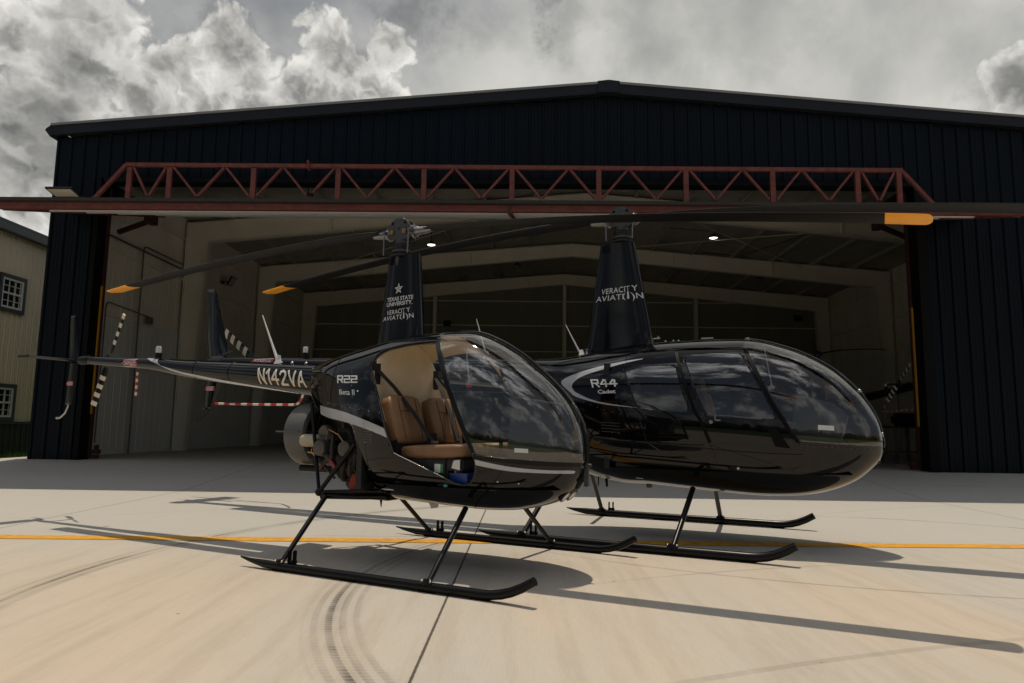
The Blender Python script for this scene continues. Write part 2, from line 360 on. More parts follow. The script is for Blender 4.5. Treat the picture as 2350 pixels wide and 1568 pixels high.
# ------------------------------------------------------------------ mesh helpers
class MB:
    def __init__(s): s.v, s.f, s.m = [], [], []

    def add(s, vs, fs, mat=0):
        o = len(s.v); s.v += [tuple(map(float, v)) for v in vs]; s.f += [tuple(i + o for i in f) for f in fs]; s.m += [mat] * len(fs)

    def box(s, c, d, R=None, mat=0, bevel=0.0):
        hx, hy, hz = d[0] / 2, d[1] / 2, d[2] / 2
        if bevel > 0:
            b = min(bevel, hx * .49, hy * .49, hz * .49); bm = bmesh.new(); bmesh.ops.create_cube(bm, size=1)
            for v in bm.verts: v.co = Vector((v.co.x * d[0], v.co.y * d[1], v.co.z * d[2]))
            bmesh.ops.bevel(bm, geom=bm.edges[:], offset=b, segments=2, affect='EDGES')
            bm.verts.ensure_lookup_table(); vs = [v.co.copy() for v in bm.verts]; fs = [[v.index for v in f.verts] for f in bm.faces]; bm.free()
        else:
            vs = [Vector((x * hx, y * hy, z * hz)) for x in (-1, 1) for y in (-1, 1) for z in (-1, 1)]
            fs = [(0, 1, 3, 2), (4, 6, 7, 5), (0, 4, 5, 1), (2, 3, 7, 6), (0, 2, 6, 4), (1, 5, 7, 3)]
        c = Vector(c)
        s.add([c + (R @ v if R else v) for v in vs], fs, mat)

    def beam(s, a, b, w, h, upv=(0, 0, 1), mat=0):
        a, b = Vector(a), Vector(b); x = (b - a).normalized(); u = Vector(upv); y = u.cross(x)
        if y.length < 1e-5: y = Vector((0, 1, 0))
        y.normalize(); z = x.cross(y); R = Matrix((x, y, z)).transposed()
        s.box((a + b) / 2, ((b - a).length, w, h), R, mat)

    def tube(s, path, r, n=12, mat=0, caps=True, flat=1.0):
        P = [Vector(p) for p in path]; rr = r if hasattr(r, '__len__') else [r] * len(P); rings = []
        prev = None
        for i, p in enumerate(P):
            t = (P[min(i + 1, len(P) - 1)] - P[max(i - 1, 0)]).normalized()
            if prev is None:
                a = Vector((0, 0, 1)) if abs(t.z) < .9 else Vector((1, 0, 0)); prev = (a - t * a.dot(t)).normalized()
            prev = (prev - t * prev.dot(t)).normalized(); q = t.cross(prev)
            rings.append([p + prev * math.cos(2 * PI * k / n) * rr[i] * flat + q * math.sin(2 * PI * k / n) * rr[i] for k in range(n)])
        vs = [v for ring in rings for v in ring]; fs = []
        for i in range(len(P) - 1):
            for k in range(n): fs.append((i * n + k, i * n + (k + 1) % n, (i + 1) * n + (k + 1) % n, (i + 1) * n + k))
        if caps: fs.append(tuple(range(n))[::-1]); fs.append(tuple((len(P) - 1) * n + k for k in range(n)))
        s.add(vs, fs, mat)

    def lathe(s, prof, o=(0, 0, 0), ax='z', n=24, mat=0, caps=True, R=None):
        o = Vector(o); vs = []
        for r, h in prof:
            for k in range(n):
                a = 2 * PI * k / n; c, q = r * math.cos(a), r * math.sin(a)
                v = Vector({'z': (c, q, h), 'x': (h, c, q), 'y': (q, h, c)}[ax]); vs.append(o + (R @ v if R else v))
        fs = []
        for i in range(len(prof) - 1):
            for k in range(n): fs.append((i * n + k, i * n + (k + 1) % n, (i + 1) * n + (k + 1) % n, (i + 1) * n + k))
        if caps: fs.append(tuple(range(n))[::-1]); fs.append(tuple((len(prof) - 1) * n + k for k in range(n)))
        s.add(vs, fs, mat)

    def prism(s, poly, ax, a, b, mat=0):
        """poly 2-D outline, extruded from a to b along ax ('x','y','z')"""
        f = {'y': lambda p, t: (p[0], t, p[1]), 'x': lambda p, t: (t, p[0], p[1]), 'z': lambda p, t: (p[0], p[1], t)}[ax]
        n = len(poly); vs = [f(p, a) for p in poly] + [f(p, b) for p in poly]
        fs = [tuple(range(n))[::-1], tuple(range(n, 2 * n))] + [(k, (k + 1) % n, n + (k + 1) % n, n + k) for k in range(n)]
        s.add(vs, fs, mat)

    def ball(s, c, r, n=8, mat=0, sc=(1, 1, 1)):
        prof = [(max(1e-4, r * math.sin(PI * i / n)), -r * math.cos(PI * i / n)) for i in range(n + 1)]
        o = len(s.v); s.lathe(prof, (0, 0, 0), 'z', n * 2, mat, caps=False)
        for i in range(o, len(s.v)): v = s.v[i]; s.v[i] = (v[0] * sc[0] + c[0], v[1] * sc[1] + c[1], v[2] * sc[2] + c[2])

    def build(s, name, mats, parent=None, smooth=35, fix=True):
        me = bpy.data.meshes.new(name); me.from_pydata(s.v, [], s.f); me.update()
        mats = mats if isinstance(mats, (list, tuple)) else [mats]
        for m in mats: me.materials.append(m)
        me.polygons.foreach_set('material_index', s.m)
        if fix:
            bm = bmesh.new(); bm.from_mesh(me); bmesh.ops.recalc_face_normals(bm, faces=bm.faces[:]); bm.to_mesh(me); bm.free()
        if smooth is not None:
            me.shade_smooth()
            if smooth < 180: me.set_sharp_from_angle(angle=math.radians(smooth))
        o = bpy.data.objects.new(name, me); COL.objects.link(o)
        if parent is not None: o.parent = parent
        return o


def tag(o, label=None, cat=None, group=None, kind=None):
    for k, v in (('label', label), ('category', cat), ('group', group), ('kind', kind)):
        if v: o[k] = v
    return o


def empty(name, loc=(0, 0, 0), rz=0.0):
    o = bpy.data.objects.new(name, None); COL.objects.link(o); o.location = loc; o.rotation_euler = (0, 0, rz); o.empty_display_size = .2
    return o


def copy_tree(o, parent=None):
    c = o.copy(); COL.objects.link(c); c.parent = parent
    for ch in list(o.children): copy_tree(ch, c)
    return c


def ground_z(y):
    t = min(1.0, max(0.0, (y - 11.0) / (15.0 - 11.0))); return .2346 * t


# ------------------------------------------------------------------ ground
def build_ground():
    b = MB(); xs = [-10.95, 70]; ys = [-16] + [4 + i * .5 for i in range(24)] + [16, 40]
    vs = []; fs = []
    for y in ys:
        for x in xs: vs.append((x, y, ground_z(y)))
    for i in range(len(ys) - 1): fs.append((2 * i, 2 * i + 1, 2 * i + 3, 2 * i + 2))
    n = len(vs)
    for y in ys: vs.append((xs[0], y, -.06))
    for i in range(len(ys) - 1): fs.append((2 * i, 2 * i + 2, n + i + 1, n + i))
    # the slab reaches further left in front of the buildings
    b.add(vs, fs)
    o = len(vs)
    yl = [-16, 14.0, 17.4]
    b.add([(-70, -16, 0), (-10.95, -16, 0), (-10.95, 8.6, 0), (-70, 8.6, 0)], [(0, 1, 2, 3)])
    vv = []; ff = []
    yy = [8.6 + i * .6 for i in range(10)]
    for y in yy: vv += [(-70, y, ground_z(y) * .25), (-10.95, y, ground_z(y))]
    for i in range(len(yy) - 1): ff.append((2 * i, 2 * i + 1, 2 * i + 3, 2 * i + 2))
    b.add(vv, ff)
    tag(b.build('apron', CONC, smooth=None), 'broomed concrete apron in front of the hangar', kind='structure')
    g = MB(); R = 1500
    g.add([(-R, -R, -.03), (R, -R, -.03), (R, R, -.03), (-R, R, -.03)], [(0, 1, 2, 3)])
    tag(g.build('grass_field', GRASS, smooth=None), 'green grass field round the apron', kind='structure')
    t = MB()
    for i in range(5200):
        x = -random.uniform(10.8, 16.5); y = random.uniform(13.3, 22.0); hh = random.uniform(.08, .24); a = random.uniform(0, PI); w = .010
        z = .02; lx, ly = random.uniform(-.05, .05), random.uniform(-.05, .05)
        t.add([(x - w * math.cos(a), y - w * math.sin(a), z - .05), (x + w * math.cos(a), y + w * math.sin(a), z - .05), (x + lx, y + ly, z + hh)], [(0, 1, 2)])
    tag(t.build('grass_tufts', BLADEG, smooth=None, fix=False), kind='stuff')
    l = MB(); vs = []; xs = [-9.5 + i * .05 for i in range(int(24 / .05))]
    for x in xs:
        c = 6.49 + .017 * x + .004 * math.sin(x * 1.7); e = random.uniform(-.004, .004); f = random.uniform(-.004, .004)
        vs += [(x, c - .105 + e, .004), (x, c + .105 + f, .004)]
    l.add(vs, [(2 * i, 2 * i + 2, 2 * i + 3, 2 * i + 1) for i in range(len(xs) - 1)])
    tag(l.build('yellow_line', line_mat(), smooth=None), 'worn yellow guide line painted across the apron', kind='structure')
    # far wood behind the camera, seen only in reflections
    w = MB()
    for i in range(150):
        a = PI + PI * (i + random.random()) / 150; rr = random.uniform(170, 230); h = random.uniform(5, 11)
        w.ball((rr * math.cos(a), rr * math.sin(a), h * .42), h * .62, 5, sc=(random.uniform(.9, 1.5), random.uniform(.9, 1.5), random.uniform(.8, 1.1)))
    tag(w.build('far_wood', LEAF, smooth=180), kind='stuff')


build_ground()


# ------------------------------------------------------------------ hull tools
def crom(S, n):
    S = np.array(S, float); out = []; K = len(S)
    for i in range(K - 1):
        p0 = S[i - 1] if i > 0 else 2 * S[0] - S[1]; p1, p2 = S[i], S[i + 1]; p3 = S[i + 2] if i + 2 < K else 2 * S[-1] - S[-2]
        for k in range(n):
            t = k / n
            out.append(.5 * ((2 * p1) + (-p0 + p2) * t + (2 * p0 - 5 * p1 + 4 * p2 - p3) * t * t + (-p0 + 3 * p1 - 3 * p2 + p3) * t ** 3))
    out.append(S[-1])
    return np.array(out)


def section(st, m, nu=2.35, nl=2.6, scale=1.0):
    x, zt, zb, w, zm = st; row = []
    for j in range(m):
        t = 2 * PI * j / m; c, s = math.cos(t), math.sin(t); n = nu if s >= 0 else nl
        y = w * math.copysign(abs(c) ** (2 / n), c)
        z = zm + (zt - zm) * abs(s) ** (2 / n) if s >= 0 else zm - (zm - zb) * abs(s) ** (2 / n)
        row.append((x, y * scale, zm + (z - zm) * scale))
    return row


def sd_poly(P, poly):
    """signed distance (negative inside) of points P (N,2) to a closed polygon"""
    Q = np.array(poly, float); d = np.full(len(P), 1e9); ins = np.zeros(len(P), bool)
    for i in range(len(Q)):
        a, b = Q[i], Q[(i + 1) % len(Q)]; e = b - a; w = P - a
        t = np.clip((w @ e) / max(e @ e, 1e-12), 0, 1); d = np.minimum(d, np.hypot(*(w - t[:, None] * e).T))
        c = (a[1] > P[:, 1]) != (b[1] > P[:, 1])
        with np.errstate(all='ignore'): xx = a[0] + (P[:, 1] - a[1]) / (e[1] if e[1] else 1e-12) * e[0]
        ins ^= c & (P[:, 0] < xx)
    return np.where(ins, -d, d)


class Shell:
    def __init__(s, S, sub=12, m=208):
        st = crom(S, sub); s.V = []; s.F = []; s.T = []
        for a in st: s.V += section(a, m)
        n = len(st)
        for i in range(n - 1):
            for k in range(m):
                s.F.append((i * m + k, (i + 1) * m + k, (i + 1) * m + (k + 1) % m, i * m + (k + 1) % m)); s.T.append('body')
        s.F.append(tuple((n - 1) * m + k for k in range(m))[::-1]); s.T.append('body')
        s.bvh = BVHTree.FromPolygons([Vector(v) for v in s.V], s.F)

    def split(s, fn, frm, to):
        f = fn(np.array(s.V)); f = np.where(np.abs(f) < 1e-6, 1e-6, f); f = list(f); cache = {}; F2, T2 = [], []

        def mid(a, b):
            k = (min(a, b), max(a, b))
            if k not in cache:
                t = f[a] / (f[a] - f[b]); va, vb = s.V[a], s.V[b]
                s.V.append(tuple(va[i] + (vb[i] - va[i]) * t for i in range(3))); f.append(0.0); cache[k] = len(s.V) - 1
            return cache[k]
        for F, T in zip(s.F, s.T):
            if T not in frm: F2.append(F); T2.append(T); continue
            sg = [f[i] < 0 for i in F]
            if all(sg): F2.append(F); T2.append(to); continue
            if not any(sg): F2.append(F); T2.append(T); continue
            ins, outs = [], []
            for i in range(len(F)):
                a, b = F[i], F[(i + 1) % len(F)]
                (ins if f[a] < 0 else outs).append(a)
                if (f[a] < 0) != (f[b] < 0):
                    q = mid(a, b); ins.append(q); outs.append(q)
            if len(ins) >= 3: F2.append(tuple(ins)); T2.append(to)
            if len(outs) >= 3: F2.append(tuple(outs)); T2.append(T)
        s.F, s.T = F2, T2

    def poly(s, poly, frm, to, side=0, off=0.0):
        def fn(V):
            f = sd_poly(V[:, [0, 2]], poly) + off
            if side: f = np.maximum(f, -side * V[:, 1] * 1.0)
            return f
        s.split(fn, frm, to)

    def mesh(s, tags):
        b = MB(); use = {}
        for F, T in zip(s.F, s.T):
            if T in tags:
                g = []
                for i in F:
                    if i not in use: use[i] = len(b.v); b.v.append(s.V[i])
                    g.append(use[i])
                b.f.append(tuple(g)); b.m.append(tags.index(T))
        return b

    def snap(s, x, z, side=-1, off=.002):
        h = s.bvh.ray_cast(Vector((x, side * 2.0, z)), Vector((0, -side, 0)))
        if h[0] is None: return Vector((x, 0, z))
        n = h[1]
        if n.y * side < 0: n = -n
        return h[0] + n * off


def mirror(poly): return poly


def resample(pts, step):
    out = []
    for a, b in zip(pts[:-1], pts[1:]):
        n = max(1, int(math.hypot(b[0] - a[0], b[1] - a[1]) / step))
        out += [(a[0] + (b[0] - a[0]) * i / n, a[1] + (b[1] - a[1]) * i / n) for i in range(n)]
    return out + [pts[-1]]


def seam(mb, sh, pts, r=.003, side=-1, mat=0, step=.03, off=0.0):
    mb.tube([sh.snap(x, z, side, off) for x, z in resample(pts, step)], r, 5, mat)


def band(mb, sh, pts, w, lift, side=-1, mat=0, step=.03):
    """flat strip following the hull along a side-view line, w wide, lift proud"""
    R = resample(pts, step); rows = []
    for i, (x, z) in enumerate(R):
        a, b = R[max(i - 1, 0)], R[min(i + 1, len(R) - 1)]; tx, tz = b[0] - a[0], b[1] - a[1]; l = math.hypot(tx, tz) or 1; nx, nz = -tz / l, tx / l
        for q, o in ((-.5, .0), (-.42, lift), (.42, lift), (.5, .0)): rows.append(sh.snap(x + nx * w * q, z + nz * w * q, side, o + .0008))
    fs = []
    for i in range(len(R) - 1):
        for k in range(3): fs.append((4 * i + k, 4 * i + k + 1, 4 * i + 5 + k, 4 * i + 4 + k))
    mb.add(rows, fs, mat)


def hull_stripe(mb, sh, top, bot, side=-1, n=9, off=.0018):
    """painted stripe lying on the hull between two side-view lines (bot runs backwards)"""
    A = crom(top, n); B = crom(bot[::-1], n); N_ = 90
    def rs(P):
        d = np.r_[0, np.cumsum(np.hypot(*np.diff(P, axis=0).T))]; t = np.linspace(0, d[-1], N_ + 1); return np.c_[np.interp(t, d, P[:, 0]), np.interp(t, d, P[:, 1])]
    A, B = rs(A), rs(B); k = 4; vs = []
    for a, b in zip(A, B):
        for j in range(k + 1): q = a + (b - a) * j / k; vs.append(sh.snap(q[0], q[1], side, off))
    mb.add(vs, [(i * (k + 1) + j, i * (k + 1) + j + 1, (i + 1) * (k + 1) + j + 1, (i + 1) * (k + 1) + j) for i in range(N_) for j in range(k)])


def rivets(mb, sh, pts, step=.05, r=.0045, side=-1, mat=0):
    for x, z in resample(pts, step):
        p = sh.snap(x, z, side, .0005); mb.ball(p, r, 4, mat, sc=(1, .6, 1))


# ---- lettering -----------------------------------------------------------
def text_mesh(body, bold=0.0, shear=0.0, space=1.0):
    cu = bpy.data.curves.new('lettering', 'FONT'); cu.body = body; cu.offset = bold; cu.shear = shear; cu.space_character = space; cu.resolution_u = 5
    o = bpy.data.objects.new('lettering', cu); COL.objects.link(o)
    dg = bpy.context.evaluated_depsgraph_get(); me = bpy.data.meshes.new_from_object(o.evaluated_get(dg))
    bm = bmesh.new(); bm.from_mesh(me); bpy.data.objects.remove(o); bpy.data.meshes.remove(me); bpy.data.curves.remove(cu)
    return bm


def stroke_bm(glyphs, t):
    """letters drawn as thick strokes: glyphs = list of polylines"""
    bm = bmesh.new()
    for pl in glyphs:
        for a, b in zip(pl[:-1], pl[1:]):
            a, b = Vector((*a, 0)), Vector((*b, 0)); d = (b - a); l = d.length; d.normalize(); n = Vector((-d.y, d.x, 0)) * t / 2; e = d * t / 2
            vs = [bm.verts.new(p) for p in (a - e - n, b + e - n, b + e + n, a - e + n)]; bm.faces.new(vs)
    return bm


def place_bm(bm, fmap, nu=8, nv=4):
    """normalise to 0..1, slice for curvature, map by fmap(u,v)"""
    xs = [v.co.x for v in bm.verts]; ys = [v.co.y for v in bm.verts]; x0, x1, y0, y1 = min(xs), max(xs), min(ys), max(ys)
    for v in bm.verts: v.co.x = (v.co.x - x0) / (x1 - x0); v.co.y = (v.co.y - y0) / (y1 - y0)
    for ax, n in ((0, nu), (1, nv)):
        for k in range(1, n):
            no = Vector((1, 0, 0)) if ax == 0 else Vector((0, 1, 0))
            bmesh.ops.bisect_plane(bm, geom=bm.verts[:] + bm.edges[:] + bm.faces[:], plane_co=no * (k / n), plane_no=no)
    for i, v in enumerate(bm.verts): v.index = i
    vs = [fmap(v.co.x, v.co.y) for v in bm.verts]; fs = [[v.index for v in f.verts] for f in bm.faces]; bm.free()
    return vs, fs


def quad(bl, br, tr, tl):
    def q(u, v): return tuple((bl[i] * (1 - u) + br[i] * u) * (1 - v) + (tl[i] * (1 - u) + tr[i] * u) * v for i in range(2))
    return q


def decal(mb, bm, snapf, corners, nu=8, nv=4, mat=0):
    q = quad(*corners); vs, fs = place_bm(bm, lambda u, v: snapf(*q(u, v)), nu, nv); mb.add(vs, fs, mat)


def star_bm(ri=.40):
    bm = bmesh.new(); n = 10; P = [Vector(((1 if i % 2 == 0 else ri) * math.sin(PI * i / 5), (1 if i % 2 == 0 else ri) * math.cos(PI * i / 5), 0)) for i in range(n)]
    c = Vector((0, 0, 0))
    for i in range(n):
        a, b = P[i], P[(i + 1) % n]
        # outline ring
        vs = [bm.verts.new(p) for p in (a, b, b * .72, a * .72)]; bm.faces.new(vs)
        if i % 2 == 0: bm.faces.new([bm.verts.new(p) for p in (a * .72, b * .72, c)])
    return bm


def aviation_logo(mb, sn, c, mat=0):
    """two lines of capitals with a small wing-and-rocket mark between them; c(u,v) -> (x,z), u,v in 0..1"""
    def box(u0, u1, v0, v1): return (c(u0, v0), c(u1, v0), c(u1, v1), c(u0, v1))
    decal(mb, text_mesh('VERACI', .006, space=1.08), sn, box(.10, .655, .56, 1.0), 8, 2, mat)
    decal(mb, text_mesh('Y', .008), sn, box(.80, .93, .58, 1.02), 3, 2, mat)
    decal(mb, text_mesh('AVIATI', .006, space=1.06), sn, box(.0, .615, .0, .43), 8, 2, mat)
    decal(mb, text_mesh('N', .008), sn, box(.875, 1.0, .0, .43), 3, 2, mat)
    g = [[(.66, .98), (.77, .98)], [(.715, .98), (.715, .60)]]
    bm = bmesh.new()
    def st(pl, t):
        for a, b in zip(pl[:-1], pl[1:]):
            a, b = Vector((*a, 0)), Vector((*b, 0)); d = b - a; d.normalize(); n = Vector((-d.y * .5, d.x * 1.6, 0)) * t; bm.faces.new([bm.verts.new(p) for p in (a - n, b - n, b + n, a + n)])
    for pl in g: st(pl, .013)
    vs = [c(v.co.x, v.co.y) for v in bm.verts]
    mb.add([sn(*p) for p in vs], [[v.index for v in f.verts] for f in (bm.verts.index_update(), bm.faces)[1]], mat); bm.free()
    def patch(pts): mb.add([sn(*c(*p)) for p in pts], [tuple(range(len(pts)))], mat)
    patch([(.69, .0), (.735, .0), (.73, .52), (.715, .64), (.697, .52)])
    for s_, k in ((1, 0), (-1, 1)):
        arc = [(.655 + .055 * (1 - math.sin(PI * t)) * 1.0 - .05, -.12 + .62 * t) for t in [i / 6 for i in range(7)]] if k == 0 else [(.75 + .085 * math.sin(PI * min(1, t * .75 + .05)), .52 - .72 * t) for t in [i / 6 for i in range(7)]]
        w = [.006 + .026 * math.sin(PI * i / 6) for i in range(7)]
        for i in range(6): patch([(arc[i][0] - w[i] / 2, arc[i][1]), (arc[i + 1][0] - w[i + 1] / 2, arc[i + 1][1]), (arc[i + 1][0] + w[i + 1] / 2, arc[i + 1][1]), (arc[i][0] + w[i] / 2, arc[i][1])])


def danger_sign(mb, sn, x0, x1, z0, z1, left=True, right=False, matred=0, matwhite=1, sn2=None):
    """red arrow sign reading DANGER with white edge lines"""
    sn2 = sn2 or sn; w = x1 - x0; h = z1 - z0; a = .16 * w; m = (z0 + z1) / 2
    pts = [(x0 + (a if left else 0), z0)] + [(x0 + w * (.16 + .68 * i / 4), z0) for i in range(1, 4)] + [(x1 - (a if right else 0), z0)]
    if right: pts += [(x1, m)]
    else: pts += [(x1, m)]
    pts += [(x1 - (a if right else 0), z1)] + [(x0 + w * (.84 - .68 * i / 4), z1) for i in range(1, 4)] + [(x0 + (a if left else 0), z1), (x0, m)]
    c = ((x0 + x1) / 2, m); n = len(pts)
    mb.add([sn(*p) for p in pts] + [sn(*c)], [(i, (i + 1) % n, n) for i in range(n)], matred)
    for zz in (z0 + h * .07, z1 - h * .07):
        for i in range(6):
            xa, xb = x0 + w * (.17 + .8 * i / 6), x0 + w * (.17 + .8 * (i + 1) / 6)
            mb.add([sn2(xa, zz - h * .03), sn2(xb, zz - h * .03), sn2(xb, zz + h * .03), sn2(xa, zz + h * .03)], [(0, 1, 2, 3)], matwhite)
    q = ((x0 + w * .19, z0 + h * .2), (x1 - w * (.19 if right else .06), z0 + h * .2), (x1 - w * (.19 if right else .06), z1 - h * .2), (x0 + w * .19, z1 - h * .2))
    decal(mb, text_mesh('DANGER', .01), sn2, q, 6, 3, matwhite)


# ---- shared helicopter parts ----------------------------------------------
def blade_mesh(z_at, x0, x1, chord, thick, sgn, pitch=1.5, tipw=.37, root=.16):
    """rotor blade along x from |x0| to |x1|, drooping along z_at(x); material 1 = painted tip"""
    b = MB(); n = 44; prof = []
    for k in range(20):
        t = 2 * PI * k / 20; cx = .5 * math.cos(t); yt = .5 * math.sin(t) * (1.0 if True else 0) * (0.55 + .75 * (.5 + cx)) ; prof.append((cx, yt))
    L = x1 - x0; xs = [x0 + L * (i / n) for i in range(n)] + [x1 - tipw, x1 - .03, x1 - .012, x1]
    xs = sorted(set(xs)); rows = []
    for x in xs:
        u = (x - x0) / L; c = chord * (root / chord + (1 - root / chord) * min(1, max(0, u / .06))) if u < .06 else chord
        th = thick
        if x > x1 - .032: c *= math.sqrt(max(.0, 1 - ((x - (x1 - .032)) / .034) ** 2)); th *= .75
        a = math.radians(pitch - 6.5 * u) ; X = sgn * x; zc = z_at(X)
        for cx, yt in prof:
            # leading edge toward -y*sgn (rotor turns anticlockwise seen from above)
            y = cx * c * sgn; z = yt * th + cx * c * math.sin(a)
            rows.append((X, y, zc + z))
    m = len(prof); fs = []; mt = []
    for i in range(len(xs) - 1):
        for k in range(m): fs.append((i * m + k, i * m + (k + 1) % m, (i + 1) * m + (k + 1) % m, (i + 1) * m + k)); mt.append(1 if (xs[i] + xs[i + 1]) / 2 > x1 - tipw else 0)
    fs.append(tuple(range(m))); mt.append(0); fs.append(tuple((len(xs) - 1) * m + k for k in range(m))); mt.append(1)
    b.v, b.f, b.m = rows, fs, mt
    return b


def tail_blade(b, hub, ang, y, R, root, chord, nst, mw=1, mb_=0, cone=0.0):
    """tail-rotor blade in the x-z plane with crosswise stripes"""
    d = Vector((math.cos(ang), 0, math.sin(ang))); t = Vector((-math.sin(ang), 0, math.cos(ang))); h = Vector(hub) + Vector((0, y, 0))
    Ls = [root + (R - root) * k / nst for k in range(nst + 1)]
    for k in range(nst):
        a, c = Ls[k], Ls[k + 1]; w0 = chord * (.55 if k == 0 else 1); w1 = chord
        sec = []
        for L_, w in ((a, w0), (c, w1)):
            for q in range(10):
                th = 2 * PI * q / 10; sec.append(h + d * L_ + t * (w / 2 * math.cos(th)) + Vector((0, (.011 * math.sin(th)) + w / 2 * math.cos(th) * .25, 0)))
        fs = [(q, (q + 1) % 10, 10 + (q + 1) % 10, 10 + q) for q in range(10)]
        if k == 0: fs.append(tuple(range(10)))
        if k == nst - 1: fs.append(tuple(range(10, 20)))
        b.add(sec, fs, mw if (nst - 1 - k) % 2 == 0 and k > 0 else mb_)


def airfoil_fin(b, pts, y0, thick, mat=0):
    """fin: outline in x-z (leading/trailing), lens-shaped thickness across y"""
    n = len(pts); c = Vector((sum(p[0] for p in pts) / n, 0, sum(p[1] for p in pts) / n)); vs = []
    ins = [(c.x + (p[0] - c.x) * .62, c.z + (p[1] - c.z) * .92) for p in pts]
    vs = [(p[0], y0, p[1]) for p in pts] + [(p[0], y0 - thick / 2, p[1]) for p in ins] + [(p[0], y0 + thick / 2, p[1]) for p in ins]
    fs = []
    for i in range(n):
        j = (i + 1) % n; fs += [(i, j, n + j, n + i), (j, i, 2 * n + i, 2 * n + j)]
    fs += [tuple(range(n, 2 * n)), tuple(range(2 * n, 3 * n))[::-1]]
    b.add(vs, fs, mat)


def whip(name, base, tip, r0, mat, parent, foot=.05):
    b = MB(); base, tip = Vector(base), Vector(tip)
    b.tube([base + (tip - base) * t for t in (0, .1, .3, .6, 1)], [r0 * 2.0, r0 * 1.3, r0, r0 * .75, r0 * .45], 8, flat=1.0)
    b.lathe([(foot, 0), (foot * .95, .012), (foot * .5, .045), (r0 * 1.4, .085)], base - Vector((0, 0, .01)), 'z', 14)
    return b.build(name, mat, parent)


def beacon(parent, x, z, k=1.0):
    b = MB(); b.lathe([(.034 * k, -.02), (.034 * k, .045 * k), (.030 * k, .05 * k)], (x, 0, z), 'z', 18); o = b.build('beacon', BLACK2, parent)
    c = MB(); c.lathe([(.029 * k, .05 * k), (.029 * k, .105 * k), (.022 * k, .118 * k), (.001, .122 * k)], (x, 0, z), 'z', 18); c.build('beacon_lens', LENS, o)


def landing_gear(parent, hw, xr, xf, heel, toe, R, top, foot_off, far_wheels=True, zc=None):
    """two skids with wear shoes and wheel brackets, four struts"""
    zc = zc or R + .004
    for sd in (-1, 1):
        b = MB(); y = sd * hw
        path = [(heel, y, zc + .030), (heel + .09, y, zc + .016), (heel + .24, y, zc + .003), (heel + .40, y, zc), (xf, y, zc), (toe - .36, y, zc), (toe - .29, y, zc + .003), (toe - .22, y, zc + .014), (toe - .15, y, zc + .035), (toe - .08, y, zc + .066), (toe, y, zc + .112)]
        b.tube(path, [.006, R * .5, R * .96, R, R, R, R, R, R * .98, R * .95, R * .9], 16)
        o = b.build('skid', BLACK2, parent, 50)
        for x in (xr, (xr + xf) / 2, xf, toe - .36): s = MB(); s.box((x, y, zc - R + .001), (.13, R * 1.1, .009), bevel=.002); s.build('wear_shoe', BLACKST, o)
        br = MB(); bx = xr + .11
        for q in (-.024, .024):
            br.box((bx + q, y, zc + R + .030), (.010, .034, .085), bevel=.004); br.lathe([(.017, -.005), (.017, .005)], (bx + q, y, zc + R + .075), 'x', 12)
        br.tube([(bx - .035, y, zc + R + .012), (bx + .04, y, zc + R + .012)], .012, 8)
        br.build('wheel_bracket', BLACKST, o)
        for x, (tx, ty, tz) in ((xr, top[0]), (xf, top[1])):
            st = MB(); A = Vector((tx, sd * ty, tz)); B = Vector((x, y, zc + R * .4)); r = R * .67
            st.tube([A, A.lerp(B, .5), B], [r, r * .97, r * .93], 14)
            st.lathe([(r * 1.5, -.012), (r * 1.45, .016)], B + Vector((0, 0, R * .55)), 'z', 14)
            so_ = st.build('strut', BLACK2, parent, 50)
            for q in (-1, 1): bo = MB(); bo.ball(B + Vector((q * r * 1.55, -.55 * R, R * .78)), .0095, 6); bo.build('bolt', STEEL, so_)


